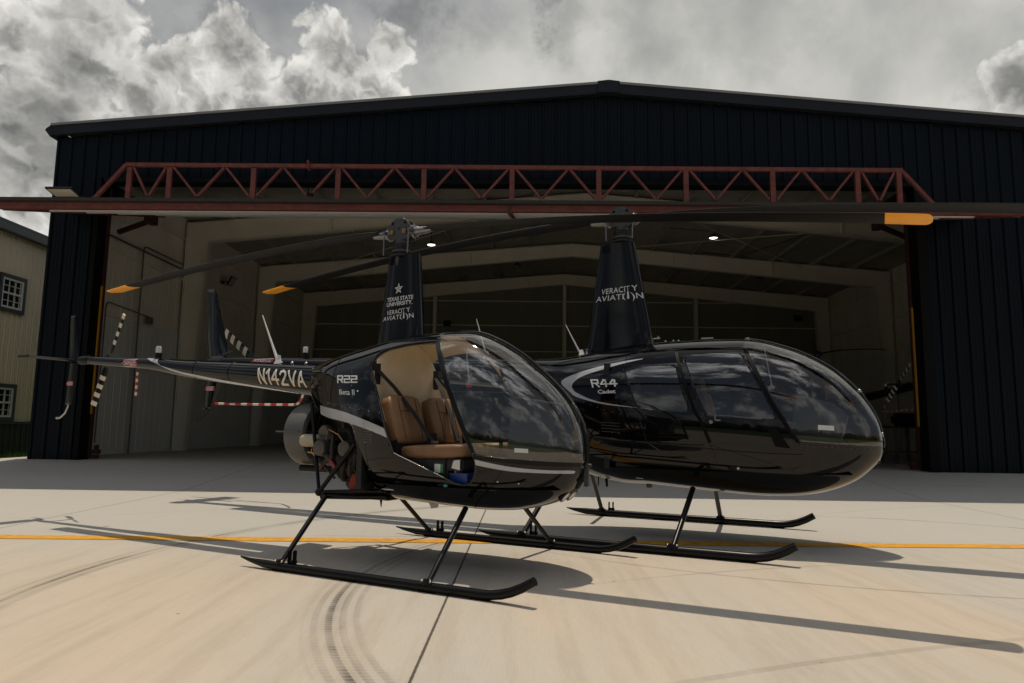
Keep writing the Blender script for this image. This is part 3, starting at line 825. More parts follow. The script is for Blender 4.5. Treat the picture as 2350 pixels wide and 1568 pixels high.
def main_rotor(parent, zh, z_at, R, chord, tipw, k=1.0, az=0.0):
    b = MB()
    b.lathe([(.060 * k, -.30 * k), (.060 * k, -.19 * k), (.085 * k, -.185 * k), (.085 * k, -.165 * k), (.068 * k, -.16 * k), (.068 * k, -.12 * k), (.055 * k, -.11 * k), (.055 * k, -.05 * k)], (0, 0, zh), 'z', 24)
    mast = b.build('rotor_mast', DSTEEL, parent)
    g = MB()
    for i, (r, z) in enumerate(((.075, -.152), (.079, -.135), (.075, -.118))): g.lathe([(r * k * .8, (z - .009) * k), (r * k, z * k), (r * k * .8, (z + .009) * k)], (0, 0, zh), 'z', 22, caps=False)
    g.lathe([(.10 * k, -.222 * k), (.10 * k, -.208 * k)], (0, 0, zh), 'z', 24); g.build('mast_boot', RUBBER, mast)
    h = MB()
    pl = [(-.125, -.035), (-.118, .03), (-.075, .085), (-.03, .108), (.03, .108), (.075, .085), (.118, .03), (.125, -.035), (.085, -.075), (-.085, -.075)]
    for yy in (-.052, .038): h.prism([(p[0] * k, zh + p[1] * k) for p in pl], 'y', yy * k, (yy + .016) * k)
    h.box((0, 0, zh + .0 * k), (.15 * k, .075 * k, .11 * k), bevel=.01); h.lathe([(.055 * k, -.09 * k), (.055 * k, .085 * k), (.03 * k, .115 * k)], (0, 0, zh), 'z', 20)
    ho = h.build('rotor_hub', DSTEEL, parent)
    h2 = MB()
    for x, z in ((-.062, .066), (.062, .066), (0, .018)): h2.lathe([(.0125 * k, -.0545 * k), (.0125 * k, -.0525 * k)], (x * k, 0, zh + z * k), 'y', 14)
    h2.build('hub_hole', BLACKST, ho)
    for q in (-1, 1):
        n = MB(); n.lathe([(.022 * k, -.068 * k), (.022 * k, -.05 * k)], (q * .064 * k, 0, zh - .012 * k), 'y', 6); n.lathe([(.012 * k, -.078 * k), (.012 * k, -.06 * k)], (q * .064 * k, 0, zh - .012 * k), 'y', 12); n.build('hub_bolt', BRASS, ho)
    for q in (-1, 1):
        sl_ = (z_at(q * .6) - z_at(q * .3)) / .3
        gr = MB(); Rm = Matrix.Rotation(-math.atan(sl_) if q > 0 else math.atan(sl_), 3, 'Y')
        gr.lathe([(.036 * k, .09 * k), (.052 * k, .10 * k), (.058 * k, .112 * k), (.058 * k, .124 * k), (.040 * k, .130 * k), (.042 * k, .158 * k), (.034 * k, .18 * k), (.030 * k, .24 * k), (.020 * k, .30 * k)], (0, 0, zh - .01 * k), 'x', 20)
        if q < 0: gr.v = [(-v[0], v[1], v[2]) for v in gr.v]
        for i in range(8):
            a = 2 * PI * i / 8; gr.ball((q * .134 * k, .050 * k * math.cos(a), zh - .01 * k + .050 * k * math.sin(a)), .0075 * k, 4)
        gr.tube([(q * .128 * k, -.085 * k, zh - .02 * k), (q * .122 * k, -.09 * k, zh - .21 * k)], .0065 * k, 8)
        gr.box((q * .128 * k, -.07 * k, zh - .015 * k), (.03 * k, .05 * k, .03 * k), bevel=.005)
        grip = gr.build('blade_grip', GRIP, parent)
        bl = blade_mesh(z_at, .24 * k, R, chord, .024 * k, q, tipw=tipw[0 if q < 0 else 1], root=.11 * k)
        ca, sa = math.cos(az), math.sin(az); bl.v = [(v[0] * ca - v[1] * sa, v[0] * sa + v[1] * ca, v[2]) for v in bl.v]
        bl.build('rotor_blade', [BLADE, ORANGE], parent, 40)


def seat(parent, y, back, cush, name='seat', w=.42):
    """back: side outline (x,z) front face points; cush likewise; padded by bevel"""
    root = bpy.data.objects.new(name, None); COL.objects.link(root); root.parent = parent
    return root


def pad(name, mat, parent, c, size, R=None, puff=.03, seg=3, lv=2):
    """upholstered cushion: a soft box"""
    bm = bmesh.new(); bmesh.ops.create_cube(bm, size=1)
    bmesh.ops.subdivide_edges(bm, edges=bm.edges[:], cuts=5, use_grid_fill=True)
    for v in bm.verts:
        p = v.co * 2.0; q = Vector((p.x, p.y, p.z)); l4 = (abs(q.x) ** 7 + abs(q.y) ** 7 + abs(q.z) ** 7) ** (1 / 7.0); q = q / max(l4, 1e-6) * max(abs(p.x), abs(p.y), abs(p.z))
        v.co = Vector((q.x * size[0] / 2, q.y * size[1] / 2, q.z * size[2] / 2))
    me = bpy.data.meshes.new(name); bm.to_mesh(me); bm.free(); me.shade_smooth(); me.materials.append(mat)
    o = bpy.data.objects.new(name, me); COL.objects.link(o); o.parent = parent
    M = Matrix.Translation(Vector(c)) @ (R.to_4x4() if R else Matrix.Identity(4)); me.transform(M)
    return o


# ------------------------------------------------------------------ small two-seat helicopter (near)
R22S = [(-.80, 1.56, 1.20, .17, 1.40), (-.5, 1.625, .8, .33, 1.3), (-.2, 1.685, .5, .45, 1.15), (.1, 1.735, .455, .53, 1.05), (.4, 1.76, .44, .56, 1.0), (.75, 1.752, .425, .56, .97), (.95, 1.685, .42, .545, .94), (1.15, 1.572, .43, .50, .91), (1.3, 1.452, .455, .44, .89), (1.42, 1.345, .49, .375, .87), (1.52, 1.237, .54, .30, .86), (1.59, 1.135, .595, .225, .85), (1.64, 1.025, .675, .145, .83), (1.664, .92, .735, .076, .82), (1.673, .81, .79, .002, .805)]
DOOR22 = [(.602, 1.658), (.704, 1.492), (.758, 1.40), (.851, 1.225), (.91, 1.098), (.97, .974), (1.033, .852), (1.057, .787), (1.057, .737), (1.036, .679), (1.007, .644), (.96, .624), (.897, .631), (.792, .678), (.602, .755), (.399, .831), (.362, .912), (.326, .99), (.283, 1.113), (.232, 1.23), (.171, 1.341), (.119, 1.417), (.085, 1.476), (.076, 1.516), (.082, 1.561), (.108, 1.591), (.162, 1.619), (.314, 1.647), (.476, 1.660)]
WS22 = [(.56, 2.0), (.565, 1.74), (.60, 1.69), (.66, 1.615), (.742, 1.512), (.80, 1.40), (.886, 1.241), (.945, 1.115), (1.005, .985), (1.066, .842), (1.257, .811), (1.481, .793), (1.609, .784), (1.80, .779), (2.0, 1.2), (1.5, 2.0)]
ENG22 = [(-3, 1.12), (-.60, 1.115), (-.403, 1.078), (-.092, 1.040), (-.045, 1.02), (-.012, .964), (.005, .888), (.045, .784), (.05, .669), (.08, .575), (.14, .50), (.16, .30), (-3, .30)]


def build_small_heli():
    H = empty('helicopter', (-.94, 5.79, 0), -.4848)
    tag(H, 'small black two seat helicopter nearest the camera, its door off showing tan seats', 'helicopter')
    sh = Shell(R22S)
    sh.poly(WS22, ['body'], 'glass')
    sh.split(lambda V: np.abs(V[:, 1]) - .034, ['glass'], 'body')
    sh.poly(DOOR22, ['body'], 'hole')
    sh.poly(ENG22, ['body'], 'hole')
    # front stripe and rear stripe, right and left
    ST = [(1.060, .803), (1.164, .781), (1.279, .760), (1.388, .747), (1.523, .737), (1.63, .733), (1.63, .712), (1.521, .716), (1.387, .722), (1.277, .730), (1.162, .748), (1.065, .766)]
    RS = [(-.72, 1.19), (-.55, 1.185), (-.403, 1.163), (-.25, 1.143), (-.096, 1.116), (.091, 1.070), (.20, 1.04), (.310, 1.005), (.340, .938), (.256, .964), (.094, 1.006), (-.092, 1.043), (-.25, 1.066), (-.403, 1.085), (-.55, 1.113), (-.70, 1.117)]
    o = sh.mesh(['body']).build('fuselage', [BLACK, INNER], H, smooth=180, fix=True)
    for sd in (-1, 1):
        m = MB(); hull_stripe(m, sh, ST[:7], ST[7:], sd); m.build('side_stripe', STRIPE, o, 180, fix=False)
        m = MB(); hull_stripe(m, sh, RS[1:8], RS[8:-1], sd); m.build('side_stripe', STRIPE, o, 180, fix=False)
    md = o.modifiers.new('wall', 'SOLIDIFY'); md.thickness = .014; md.offset = -1; md.use_quality_normals = True; md.material_offset = 1; md.material_offset_rim = 0
    sh.mesh(['glass']).build('windshield', WS, H, smooth=180)
    # windshield bow, lower seam, door pillar strip with rivets, cowl seams
    b = MB(); riv = MB()
    for sd in (-1, 1):
        band(b, sh, [(1.05, .822), (1.257, .80), (1.481, .783), (1.60, .775), (1.66, .772)], .030, .003, sd)
        band(b, sh, [(.595, 1.676), (.72, 1.50), (.866, 1.236), (.93, 1.10), (.985, .985), (1.05, .845)], .026, .004, sd)
        rivets(riv, sh, [(.61, 1.665), (.72, 1.505), (.868, 1.236), (.985, .985), (1.05, .845)], .075, .0045, sd)
        rivets(riv, sh, [(-.40, 1.196), (-.185, 1.172), (.256, 1.118)], .09, .0045, sd)
        seam(b, sh, [(-.42, 1.205), (-.185, 1.180), (.262, 1.126)], .0025, sd)
        seam(b, sh, [(-.40, 1.62), (-.375, 1.50), (-.36, 1.36), (-.365, 1.20)], .004, sd)
        seam(b, sh, [(.10, 1.06), (.115, .90), (.125, .70), (.14, .56)], .0025, sd)
        rivets(riv, sh, [(.105, 1.0), (.115, .90), (.125, .70), (.135, .60)], .11, .0045, sd)
        seam(b, sh, [(-.05, 1.66), (.08, 1.68), (.30, 1.70), (.59, 1.70)], .006, sd)
        seam(b, sh, [(.78, .62), (.90, .55), (.99, .49)], .002, sd)
        rivets(riv, sh, [(-.13, 1.44), (-.09, 1.33), (-.06, 1.24)], .055, .004, sd)
    b.tube([sh.bvh.ray_cast(Vector((x, 0, 3)), Vector((0, 0, -1)))[0] + Vector((0, 0, .002)) for x in [.60 + .05 * i for i in range(20)]], .015, 8)
    b.tube([sh.bvh.ray_cast(Vector((3, 0, z)), Vector((-1, 0, 0)))[0] for z in [1.05 - .03 * i for i in range(16)]], .011, 8)
    b.tube([Vector((x, y, z)) for x, y, z in [(.578, math.sin(a) * .9, 1.25 + math.cos(a) * .9) for a in ()] or [(0, 0, 1.2), (0, 0, 1.21)]], .001, 4)
    b.build('canopy_frame', BLACK2, H)
    riv.build('rivets', STEEL, o)
    # bright sill edge of the doorway
    e = MB(); e.tube([sh.snap(x, z, -1, .001) for x, z in resample([(.93, .626), (.897, .629), (.792, .676), (.602, .753), (.397, .829), (.360, .912), (.324, .99), (.281, 1.113), (.230, 1.23)], .03)], .0035, 6)
    e.tube([sh.snap(x, z, -1, .001) for x, z in resample([(.10, 1.588), (.162, 1.617), (.314, 1.645), (.476, 1.658), (.59, 1.66)], .03)], .006, 6, 1)
    e.build('door_sill_trim', [DSTEEL, RUBBER], H)
    # vent grille and lamp on the flank, nose hardware, landing lights
    v = MB()
    for i in range(5): v.add([sh.snap(.105 + .02 * i, .895, -1, .002), sh.snap(.113 + .02 * i, .895, -1, .002), sh.snap(.113 + .02 * i, .985, -1, .002), sh.snap(.105 + .02 * i, .985, -1, .002)], [(0, 1, 2, 3)])
    for i in range(5): v.add([sh.snap(.10, .90 + .019 * i, -1, .003), sh.snap(.20, .90 + .019 * i, -1, .003), sh.snap(.20, .906 + .019 * i, -1, .003), sh.snap(.10, .906 + .019 * i, -1, .003)], [(0, 1, 2, 3)])
    v.build('vent_grille', DSTEEL, H, None)
    n = MB(); p = sh.snap(.775, .615, -1, .0); n.ball(p, .018, 8, 0, sc=(2.1, .7, .75)); n.ball(p + Vector((.035, -.004, -.002)), .017, 8, 1, sc=(1.1, .9, .9)); n.build('position_lamp', [BLACK2, TEAL], H)
    n = MB(); n.box((1.668, 0, .70), (.03, .045, .17), bevel=.01); n.lathe([(.012, -.01), (.012, .035)], (1.675, -.012, .765), 'x', 10); n.ball((1.672, .02, .70), .012, 6); n.build('nose_hinge', DSTEEL, H)
    for sd in (-1, 1):
        hp = sh.bvh.ray_cast(Vector((1.62, sd * .058, .2)), Vector((-.25, 0, 1)).normalized())[0] or Vector((1.56, sd * .055, .58)); R = Vector((.75, 0, -.66)).to_track_quat('Z', 'Y').to_matrix()
        l = MB(); l.lathe([(.052, -.03), (.055, .006), (.047, .010)], hp, 'z', 22, 0, R=R); l.lathe([(.046, .007), (.030, .013), (.001, .015)], hp, 'z', 22, 1, caps=False, R=R); l.build('landing_light', [BLACK2, LENS], H)
    m = MB()
    for i, (x, z) in enumerate(((1.20, .655), (1.33, .645))): m.ball(sh.snap(x, z, -1, 0), .006, 5)
    m.box(tuple(sh.snap(.24, .555, -1, .004)), (.11, .006, .010)); m.build('small_fittings', PAPER, H)
    # lettering on the cowl
    d = MB(); sn = lambda x, z: sh.snap(x, z, -1, .002)
    R = [[(0, 0), (0, 1), (.62, 1), (.74, .88), (.74, .55), (.62, .45), (0, .45)], [(.42, .45), (.74, 0)]]
    T = lambda o: [[(o, 1), (o + .74, 1), (o + .74, .5), (o, .5), (o, 0), (o + .74, 0)]]
    decal(d, stroke_bm(R + T(1.02) + T(2.04), .2), sn, ((-.285, 1.352), (-.022, 1.346), (-.046, 1.408), (-.312, 1.422)), 8, 2)
    decal(d, text_mesh('Beta II', .012), sn, ((-.228, 1.262), (-.030, 1.252), (-.045, 1.297), (-.243, 1.303)), 8, 2)
    q = sh.snap(.0, 1.283, -1, .003)
    d.ball(q, .008, 5, 0, sc=(1, .4, .8))
    d.add([sh.snap(x, z, -1, .0025) for x, z in ((1.318, .856), (1.40, .852), (1.40, .880), (1.318, .884))], [(0, 1, 2, 3)])
    d.build('lettering', DECAL, H, None, fix=False)

    # cabin: floor, bulkhead, seats, belts, console
    f = MB(); S = crom(R22S, 6)
    def half(x): i = int(np.argmin(np.abs(S[:, 0] - x))); return S[i]
    xs = [.05 + .1 * i for i in range(16)]; vs = []
    for x in xs: w = half(x)[3] * .90; vs += [(x, -w, .60), (x, w, .60)]
    f.add(vs, [(2 * i, 2 * i + 2, 2 * i + 3, 2 * i + 1) for i in range(len(xs) - 1)])
    for sd in (-1, 1): f.box((.575, sd * .27, .70), (.46, .40, .20), bevel=.015); f.box((.865, sd * .27, .758), (.14, .40, .085), bevel=.012)
    f.box((.30, 0, .80), (.10, .90, .34)); f.box((.60, 0, .74), (.55, .10, .28), bevel=.02)
    f.build('cabin_floor', INNER, H)
    bm_ = MB(); sec = section(tuple(half(.24)), 72, scale=.935); pts = [(y, z) for _, y, z in sec if z > .98]; pts.sort(key=lambda p: math.atan2(p[1] - 1.2, p[0]))
    bm_.prism([(y, z) for y, z in pts], 'x', .02, .06); bk = bm_.build('bulkhead', CREAM, H)
    for v in bk.data.vertices: v.co.x += (v.co.z - 1.2) * -.02 + .05
    # cream headliner just inside the roof and door posts
    hl = MB(); use = {}
    for F, T in zip(sh.F, sh.T):
        if T not in ('body', 'stripe') or not all(.07 < sh.V[i][0] < .74 and sh.V[i][2] > 1.02 for i in F): continue
        g = []
        for i in F:
            if i not in use:
                x, y, z = sh.V[i]; c_ = Vector((x, 0, 1.1)); p_ = c_ + (Vector((x, y, z)) - c_) * .958; use[i] = len(hl.v); hl.v.append(tuple(p_))
            g.append(use[i])
        hl.f.append(tuple(g)); hl.m.append(0)
    hl.build('headliner', CREAM, H, 180)
    lo = MB(); lo.prism([(y, z) for y, z in [(-.5, .55), (.5, .55), (.51, .99), (-.51, .99)]], 'x', .02, .07); lo.build('lower_bulkhead', INNER, H)
    for sd in (-1, 1):
        st = bpy.data.objects.new('seat', None); COL.objects.link(st); st.parent = H
        Rb = Matrix.Rotation(math.radians(-17), 3, 'Y')
        pad('backrest', TAN, st, (.275, sd * .262, 1.065), (.115, .40, .385), Rb)
        pd = MB(); Rz = Rb
        for q in (-.5, .5): pd.tube([Vector((.275, sd * .262, 1.065)) + Rb @ Vector((.0595, q * .22, z)) for z in (-.16, .0, .16)], .003, 6)
        pd.tube([Vector((.275, sd * .262, 1.065)) + Rb @ Vector((.060, q * .011, .06)) for q in range(-10, 11)], .003, 6)
        pd.build('stitching', principled('tan_stitch', (.10, .045, .018), .7), st)
        pad('cushion', TAN, st, (.655, sd * .265, .842), (.58, .41, .105), Matrix.Rotation(math.radians(-3), 3, 'Y'))
        bl = MB()
        P0, P1 = Vector((.085, sd * .40, 1.47)), Vector((.48, sd * .17, .905))
        mid_ = Vector((.36, sd * .26, 1.12)); n_ = Vector((.8, 0, .55)); pth = [P0, P0.lerp(mid_, .5) + Vector((.0, 0, .02)), mid_, P1]
        for a, c in zip(pth[:-1], pth[1:]): bl.beam(a, c, .046, .004, (.8, -.1, .55))
        bl.box(tuple(P0 + Vector((-.005, 0, -.05))), (.06, .10, .19), bevel=.02)
        bo = bl.build('seat_belt', BELT, st)
        bu = MB(); bu.box(tuple(P1 + Vector((.03, -.02, .0))), (.055, .03, .02), bevel=.004); bu.build('buckle', STEEL, bo)
    c = MB()
    # instrument pedestal with hooded panel
    c.prism([(1.10, .62), (1.13, .95), (1.16, 1.19), (1.22, 1.235), (1.50, 1.18), (1.525, 1.12), (1.48, .95), (1.50, .66)], 'y', -.17, .17); c.box((1.30, 0, 1.205), (.34, .36, .03), Matrix.Rotation(math.radians(9), 3, 'Y'), bevel=.012)
    co = c.build('instrument_console', CONSOLE, H)
    for yy, zz in ((-.09, 1.12), (0, 1.12), (.09, 1.12), (-.09, 1.02), (0, 1.02), (.09, 1.02)): ga = MB(); ga.lathe([(.036, -.006), (.036, .004)], (1.135, yy, zz), 'x', 16); ga.build('gauge', STEEL, co)
    t = MB(); t.tube([(.98, 0, .62), (.98, 0, .90), (.95, 0, 1.03)], .016, 8); t.tube([(.95, -.26, 1.02), (.95, .26, 1.02)], .012, 8); t.tube([(.95, -.26, 1.04), (.95, -.26, .93)], .016, 8); t.tube([(.95, .26, 1.04), (.95, .26, .93)], .016, 8)
    t.build('cyclic_stick', BLACK2, H)
    for y in (-.32, -.18, .18, .32): pd = MB(); pd.tube([(1.38, y, .64), (1.33, y, .76)], .008, 6); pd.box((1.325, y, .775), (.02, .07, .05), bevel=.006); pd.build('pedal', STEEL, H)
    for c_, d_ in (((.728, -.472, .73), (.05, .004, .06)), ((.735, -.472, .655), (.07, .004, .022))): lb = MB(); lb.box(c_, d_); lb.build('paper_label', PAPER, H)
    cp = MB(); cp.box((.69, 0, 1.355), (.045, .05, .05), bevel=.012); cp.tube([(.69, 0, 1.38), (.66, 0, 1.60), (.64, 0, 1.74)], .006, 6); cp.build('compass', PVCG, H); cp = MB(); cp.ball((.705, -.022, 1.342), .014, 6); cp.build('red_knob', RED, H)
    lb = MB(); lb.add([(.845, -.474, .735), (.915, -.474, .722), (.915, -.474, .795), (.862, -.474, .788)], [(0, 1, 2, 3)])
    lb.build('paper_label', PAPER, H); lg = MB(); lg.box((.765, -.473, .73), (.022, .004, .06)); lg.build('green_label', GREENP, H)

    # mast fairing with rear louvres and lettering
    mz = [1.62, 1.765, 1.85, 1.95, 2.10, 2.25, 2.38, 2.447]
    fm = MB(); rows = []; n = 48
    def fair(z, off=0):
        u = (z - 1.74) / (2.447 - 1.74); return (.220 + (.150 - .220) * u + off, .080 + (.058 - .080) * u + off, .020 + .016 * u)
    for z in mz:
        a, b2, cx = fair(z)
        for k in range(n):
            t_ = 2 * PI * k / n; cc = math.cos(t_); ss = math.sin(t_); xx = cx + a * math.copysign(abs(cc) ** .60, cc); rows.append((xx, b2 * math.copysign(abs(ss) ** .60, ss) * (1 - .2 * max(0, -cc)), z if z > 1.63 else 1.672 + max(0, xx + .19) * .165))
    fs = [(i * n + k, i * n + (k + 1) % n, (i + 1) * n + (k + 1) % n, (i + 1) * n + k) for i in range(len(mz) - 1) for k in range(n)] + [tuple((len(mz) - 1) * n + k for k in range(n))]
    fm.add(rows, fs); fo = fm.build('mast_fairing', BLACKF, H, 60)
    fb = BVHTree.FromPolygons([Vector(r) for r in rows], fs)
    def snf(x, z, off=.0042):
        h = fb.ray_cast(Vector((x, -2, z)), Vector((0, 1, 0)))
        return (h[0] + Vector((0, -off, 0))) if h[0] else Vector((x, -.03, z))
    lv = MB()
    for i in range(5): x = -.112 + .0170 * i; lv.add([snf(x, 2.365), snf(x + .008, 2.365), snf(x + .008, 2.425), snf(x, 2.425)], [(0, 1, 2, 3)])
    lv.build('louvre', BLACKST, fo, None)
    lt = MB()
    decal(lt, star_bm(), snf, ((-.010, 2.108), (.075, 2.115), (.075, 2.205), (-.010, 2.198)), 4, 3)
    decal(lt, text_mesh('TEXAS STATE', .016), snf, ((-.087, 2.048), (.176, 2.058), (.176, 2.092), (-.087, 2.082)), 12, 2)
    decal(lt, text_mesh('UNIVERSITY.', .016), snf, ((-.089, 2.006), (.173, 2.016), (.173, 2.050), (-.089, 2.040)), 12, 2)
    cmap = quad((-.127, 1.886), (.190, 1.903), (.173, 1.990), (-.105, 1.970))
    aviation_logo(lt, snf, cmap)
    lt.build('lettering', DECAL, fo, None, fix=False)

    # rotor
    def zb(x): return 2.662 - .0205 * x - .305 * (abs(x) / 3.85) ** 1.75
    main_rotor(H, 2.655, zb, 3.85, .183, (.35, .25), 1.0, .012)

    # tail boom
    bx = [(-.70, 1.400, .150), (-1.0, 1.424, .134), (-1.6, 1.475, .117), (-2.15, 1.522, .100), (-2.7, 1.575, .078), (-3.15, 1.630, .060), (-3.7, 1.666, .051), (-4.22, 1.703, .043)]
    B = MB(); st = crom(bx, 6); B.tube([(x, 0, z) for x, z, _ in st], [r for *_, r in st], 72); bo = B.build('tail_boom', BLACK, H, 60)
    bb = BVHTree.FromPolygons([Vector(v) for v in B.v], B.f)
    def snb(x, z, off=.0035):
        h = bb.ray_cast(Vector((x, -2, z)), Vector((0, 1, 0)))
        if h[0] is None: zz, r = bz(x); return Vector((x, -.004, zz + math.copysign(r + off, z - zz)))
        nn = h[1] if h[1].y < 0 else -h[1]
        return h[0] + nn * off
    def bz(x): return float(np.interp(-x, -st[:, 0], st[:, 1])), float(np.interp(-x, -st[:, 0], st[:, 2]))
    sp = MB()
    TP = [(-3.228, 1.0), (-3.10, .45), (-2.95, .02), (-2.767, -.20), (-2.574, -.42), (-2.13, -.62), (-1.715, -.76), (-1.325, -.86), (-1.05, -.93)]
    BP = [(-3.03, 1.0), (-2.98, .35), (-2.90, -.15), (-2.767, -.45), (-2.574, -.66), (-2.13, -.84), (-1.715, -.92), (-1.325, -.96), (-1.05, -.985)]
    # stripe as a strip between two lines given by height fraction on the boom
    for (xa, ua), (xb, ub), (xc, uc), (xd, ud) in zip(TP[:-1], TP[1:], BP[:-1], BP[1:]):
        for k in range(8):
            t0, t1 = k / 8, (k + 1) / 8
            def P(x0, u0, x1, u1, t): x = x0 + (x1 - x0) * t; u = u0 + (u1 - u0) * t; z, r = bz(x); a = math.asin(max(-1, min(1, u))); return Vector((x, -math.cos(a) * (r + .002), z + math.sin(a) * (r + .002)))
            for j in range(8):
                A = [P(xa, ua, xb, ub, t).lerp(P(xc, uc, xd, ud, t), q) for t, q in ((t0, j / 8), (t1, j / 8), (t1, (j + 1) / 8), (t0, (j + 1) / 8))]
                A = [Vector((p.x, 0, 0)) + (lambda z, r, v: Vector((0, v.y, v.z - z)).normalized() * (r + .0032) + Vector((0, 0, z)))(*bz(p.x), p) for p in A]
                sp.add(A, [(0, 1, 2, 3)])
    sp.build('boom_stripe', STRIPE, bo, None)
    nl = MB(); G_ = []
    for ox, gl in ((0, [[(0, 0), (0, 1), (.58, 0), (.58, 1)]]), (.88, [[(0, .76), (.22, 1), (.22, 0)]]), (1.40, [[(.44, 0), (.44, 1), (0, .32), (.64, .32)]]), (2.30, [[(0, .76), (.08, .92), (.28, 1), (.48, .92), (.55, .74), (.46, .54), (0, 0), (.58, 0)]]), (3.14, [[(0, 1), (.33, 0), (.66, 1)]]), (4.02, [[(0, 0), (.33, 1), (.66, 0)], [(.13, .30), (.53, .30)]])): G_ += [[(x + ox, y) for x, y in pl] for pl in gl]
    decal(nl, stroke_bm(G_, .17), snb, ((-1.468, 1.387), (-.868, 1.342), (-.908, 1.490), (-1.508, 1.538)), 24, 10); nl.build('lettering', CREAMW, bo, None, fix=False)
    ds = MB(); danger_sign(ds, snb, -3.60, -3.325, 1.612, 1.684, sn2=lambda x, z: snb(x, z, .0055)); ds.build('danger_sign', [RED, DECAL], bo, None, fix=False)
    tr = MB()
    for i in range(26):
        x0, x1 = -.82 - .085 * i, -.82 - .085 * (i + 1); z0, r0_ = bz(x0); z1, r1_ = bz(x1)
        if x1 > -2.9: tr.beam((x0, 0, z0 + r0_ + .004), (x1, 0, z1 + r1_ + .004), .035, .010)
    for x in (-1.9, -2.42, -3.55): z, r = bz(x); tr.lathe([(r + .0012, -.012), (r + .0025, -.010), (r + .0025, .010), (r + .0012, .012)], (x, 0, z), 'x', 40, caps=False)
    tr.build('boom_fairing', BLACK2, bo)
    for x in (-1.17, -1.0): kn = MB(); z, r = bz(x); kn.ball((x, -.02, z + r + .008), .016, 6); kn.build('boom_cap', STEEL, bo)
    z, r = bz(-3.07); beacon(H, -3.07, z + r + .01)
    z, r = bz(-1.35); whip('antenna', (-1.35, -.01, z + r + .004), (-1.60, 0, 2.045), .011, WHITE, H, .042)

    # fins, stabiliser, skid, tail rotor
    fn = MB(); airfoil_fin(fn, [(-4.665, 2.232), (-4.575, 2.232), (-4.44, 1.76), (-4.43, 1.70), (-4.60, 1.70), (-4.645, 1.95)], .0, .035); fo2 = fn.build('upper_fin', BLACK2, H, 30)
    f2 = MB(); airfoil_fin(f2, [(-4.60, 1.70), (-4.44, 1.70), (-4.46, 1.45), (-4.505, 1.215), (-4.625, 1.215)], .0, .032); fl = f2.build('lower_fin', BLACK2, H, 30)
    ds = MB(); danger_sign(ds, lambda x, z: Vector((x, -.018, z)), -4.61, -4.475, 1.43, 1.475, True, True, sn2=lambda x, z: Vector((x, -.0195, z))); ds.build('danger_sign', [principled('faded_red', (.5, .10, .11), .5), DECAL], fl, None, fix=False)
    ts = MB(); ts.tube([(-4.56, 0, 1.25), (-4.565, -.005, 1.19), (-4.60, -.01, 1.12), (-4.67, -.02, 1.068), (-4.715, -.03, 1.065)], [.006, .009, .010, .010, .013], 10); ts.build('tail_skid', STEEL, fl)
    hs = MB(); hs.prism([(-4.55 + p[0], 1.712 + p[1]) for p in ((-.10, 0), (-.05, .012), (.03, .017), (.085, .010), (.10, 0), (.085, -.010), (.03, -.014), (-.05, -.008))], 'y', -.52, .0); hs.box((-4.55, -.522, 1.714), (.20, .010, .026), bevel=.004); hs.build('horizontal_stabiliser', BLACK2, H, 30)
    gb = MB(); gb.lathe([(.03, -.10), (.046, -.08), (.046, .05), (.035, .08)], (-4.32, 0, 1.708), 'x', 20); gb.tube([(-4.30, 0, 1.72), (-4.30, .22, 1.735)], .024, 12)
    for i in range(4): gb.ball((-4.26 + .03 * i, -.035, 1.752), .009, 5)
    gb.box((-4.42, 0, 1.708), (.22, .075, .026), bevel=.01)
    gb.build('tail_gearbox', BLACK2, H)
    hub = (-4.30, .235, 1.735); th = MB(); th.box(hub, (.05, .035, .12), bevel=.012); th.build('tail_rotor_hub', DSTEEL, H)
    D1 = math.atan2(.51, .215)
    for a in (D1, D1 + PI):
        tb = MB(); tail_blade(tb, hub, a, .02, .56, .09, .082, 9); tb.build('tail_rotor_blade', [BLACK2, CREAMW], H, 40)
    gd = MB(); P = [Vector((-3.52, .02, 1.60)), Vector((-3.50, .06, 1.55)), Vector((-3.49, .075, 1.50)), Vector((-3.485, .08, 1.42)), Vector((-3.48, .085, 1.345)), Vector((-3.475, .09, 1.335))]
    L = [Vector((-3.49, .07, 1.56 - .0355 * i)) for i in range(8)]
    for i in range(7): gd.tube([L[i], L[i + 1]], .0125, 10, i % 2)
    gd.build('tail_guard', [CREAMW, RED], H)

    # engine bay: shroud, cylinders, tubes, ducts
    sc_ = MB(); sc_.lathe([(.205, -1.00), (.262, -.985), (.270, -.95), (.270, -.80), (.262, -.775), (.235, -.765), (.215, -.772), (.205, -.80), (.20, -.98)], (0, 0, .945), 'x', 48, caps=False); sc_.lathe([(.001, -1.0), (.22, -1.0)], (0, 0, .945), 'x', 48, caps=False); sc_.box((-.93, 0, .965), (.26, .56, .012)); fs_ = sc_.build('fan_shroud', GREYFG, H, 40)
    fw_ = MB(); fw_.lathe([(.05, -.95), (.05, -.80)], (0, 0, .945), 'x', 20)
    for i in range(14):
        a = 2 * PI * i / 14; fw_.beam((-.86, .05 * math.cos(a), .945 + .05 * math.sin(a)), (-.86, .19 * math.cos(a), .945 + .19 * math.sin(a)), .05, .006, (1, .4 * math.sin(a), -.4 * math.cos(a)))
    fw_.build('fan_wheel', RUSTY, fs_)
    en = MB(); en.box((-.38, 0, .86), (.60, .30, .28), bevel=.04); en.box((-.35, 0, .66), (.42, .24, .16), bevel=.04); en.box((-.10, .0, .78), (.14, .26, .34), bevel=.03)
    en.box((-.12, -.30, .93), (.10, .03, .18), bevel=.01)
    eo = en.build('engine_block', ENG, H)
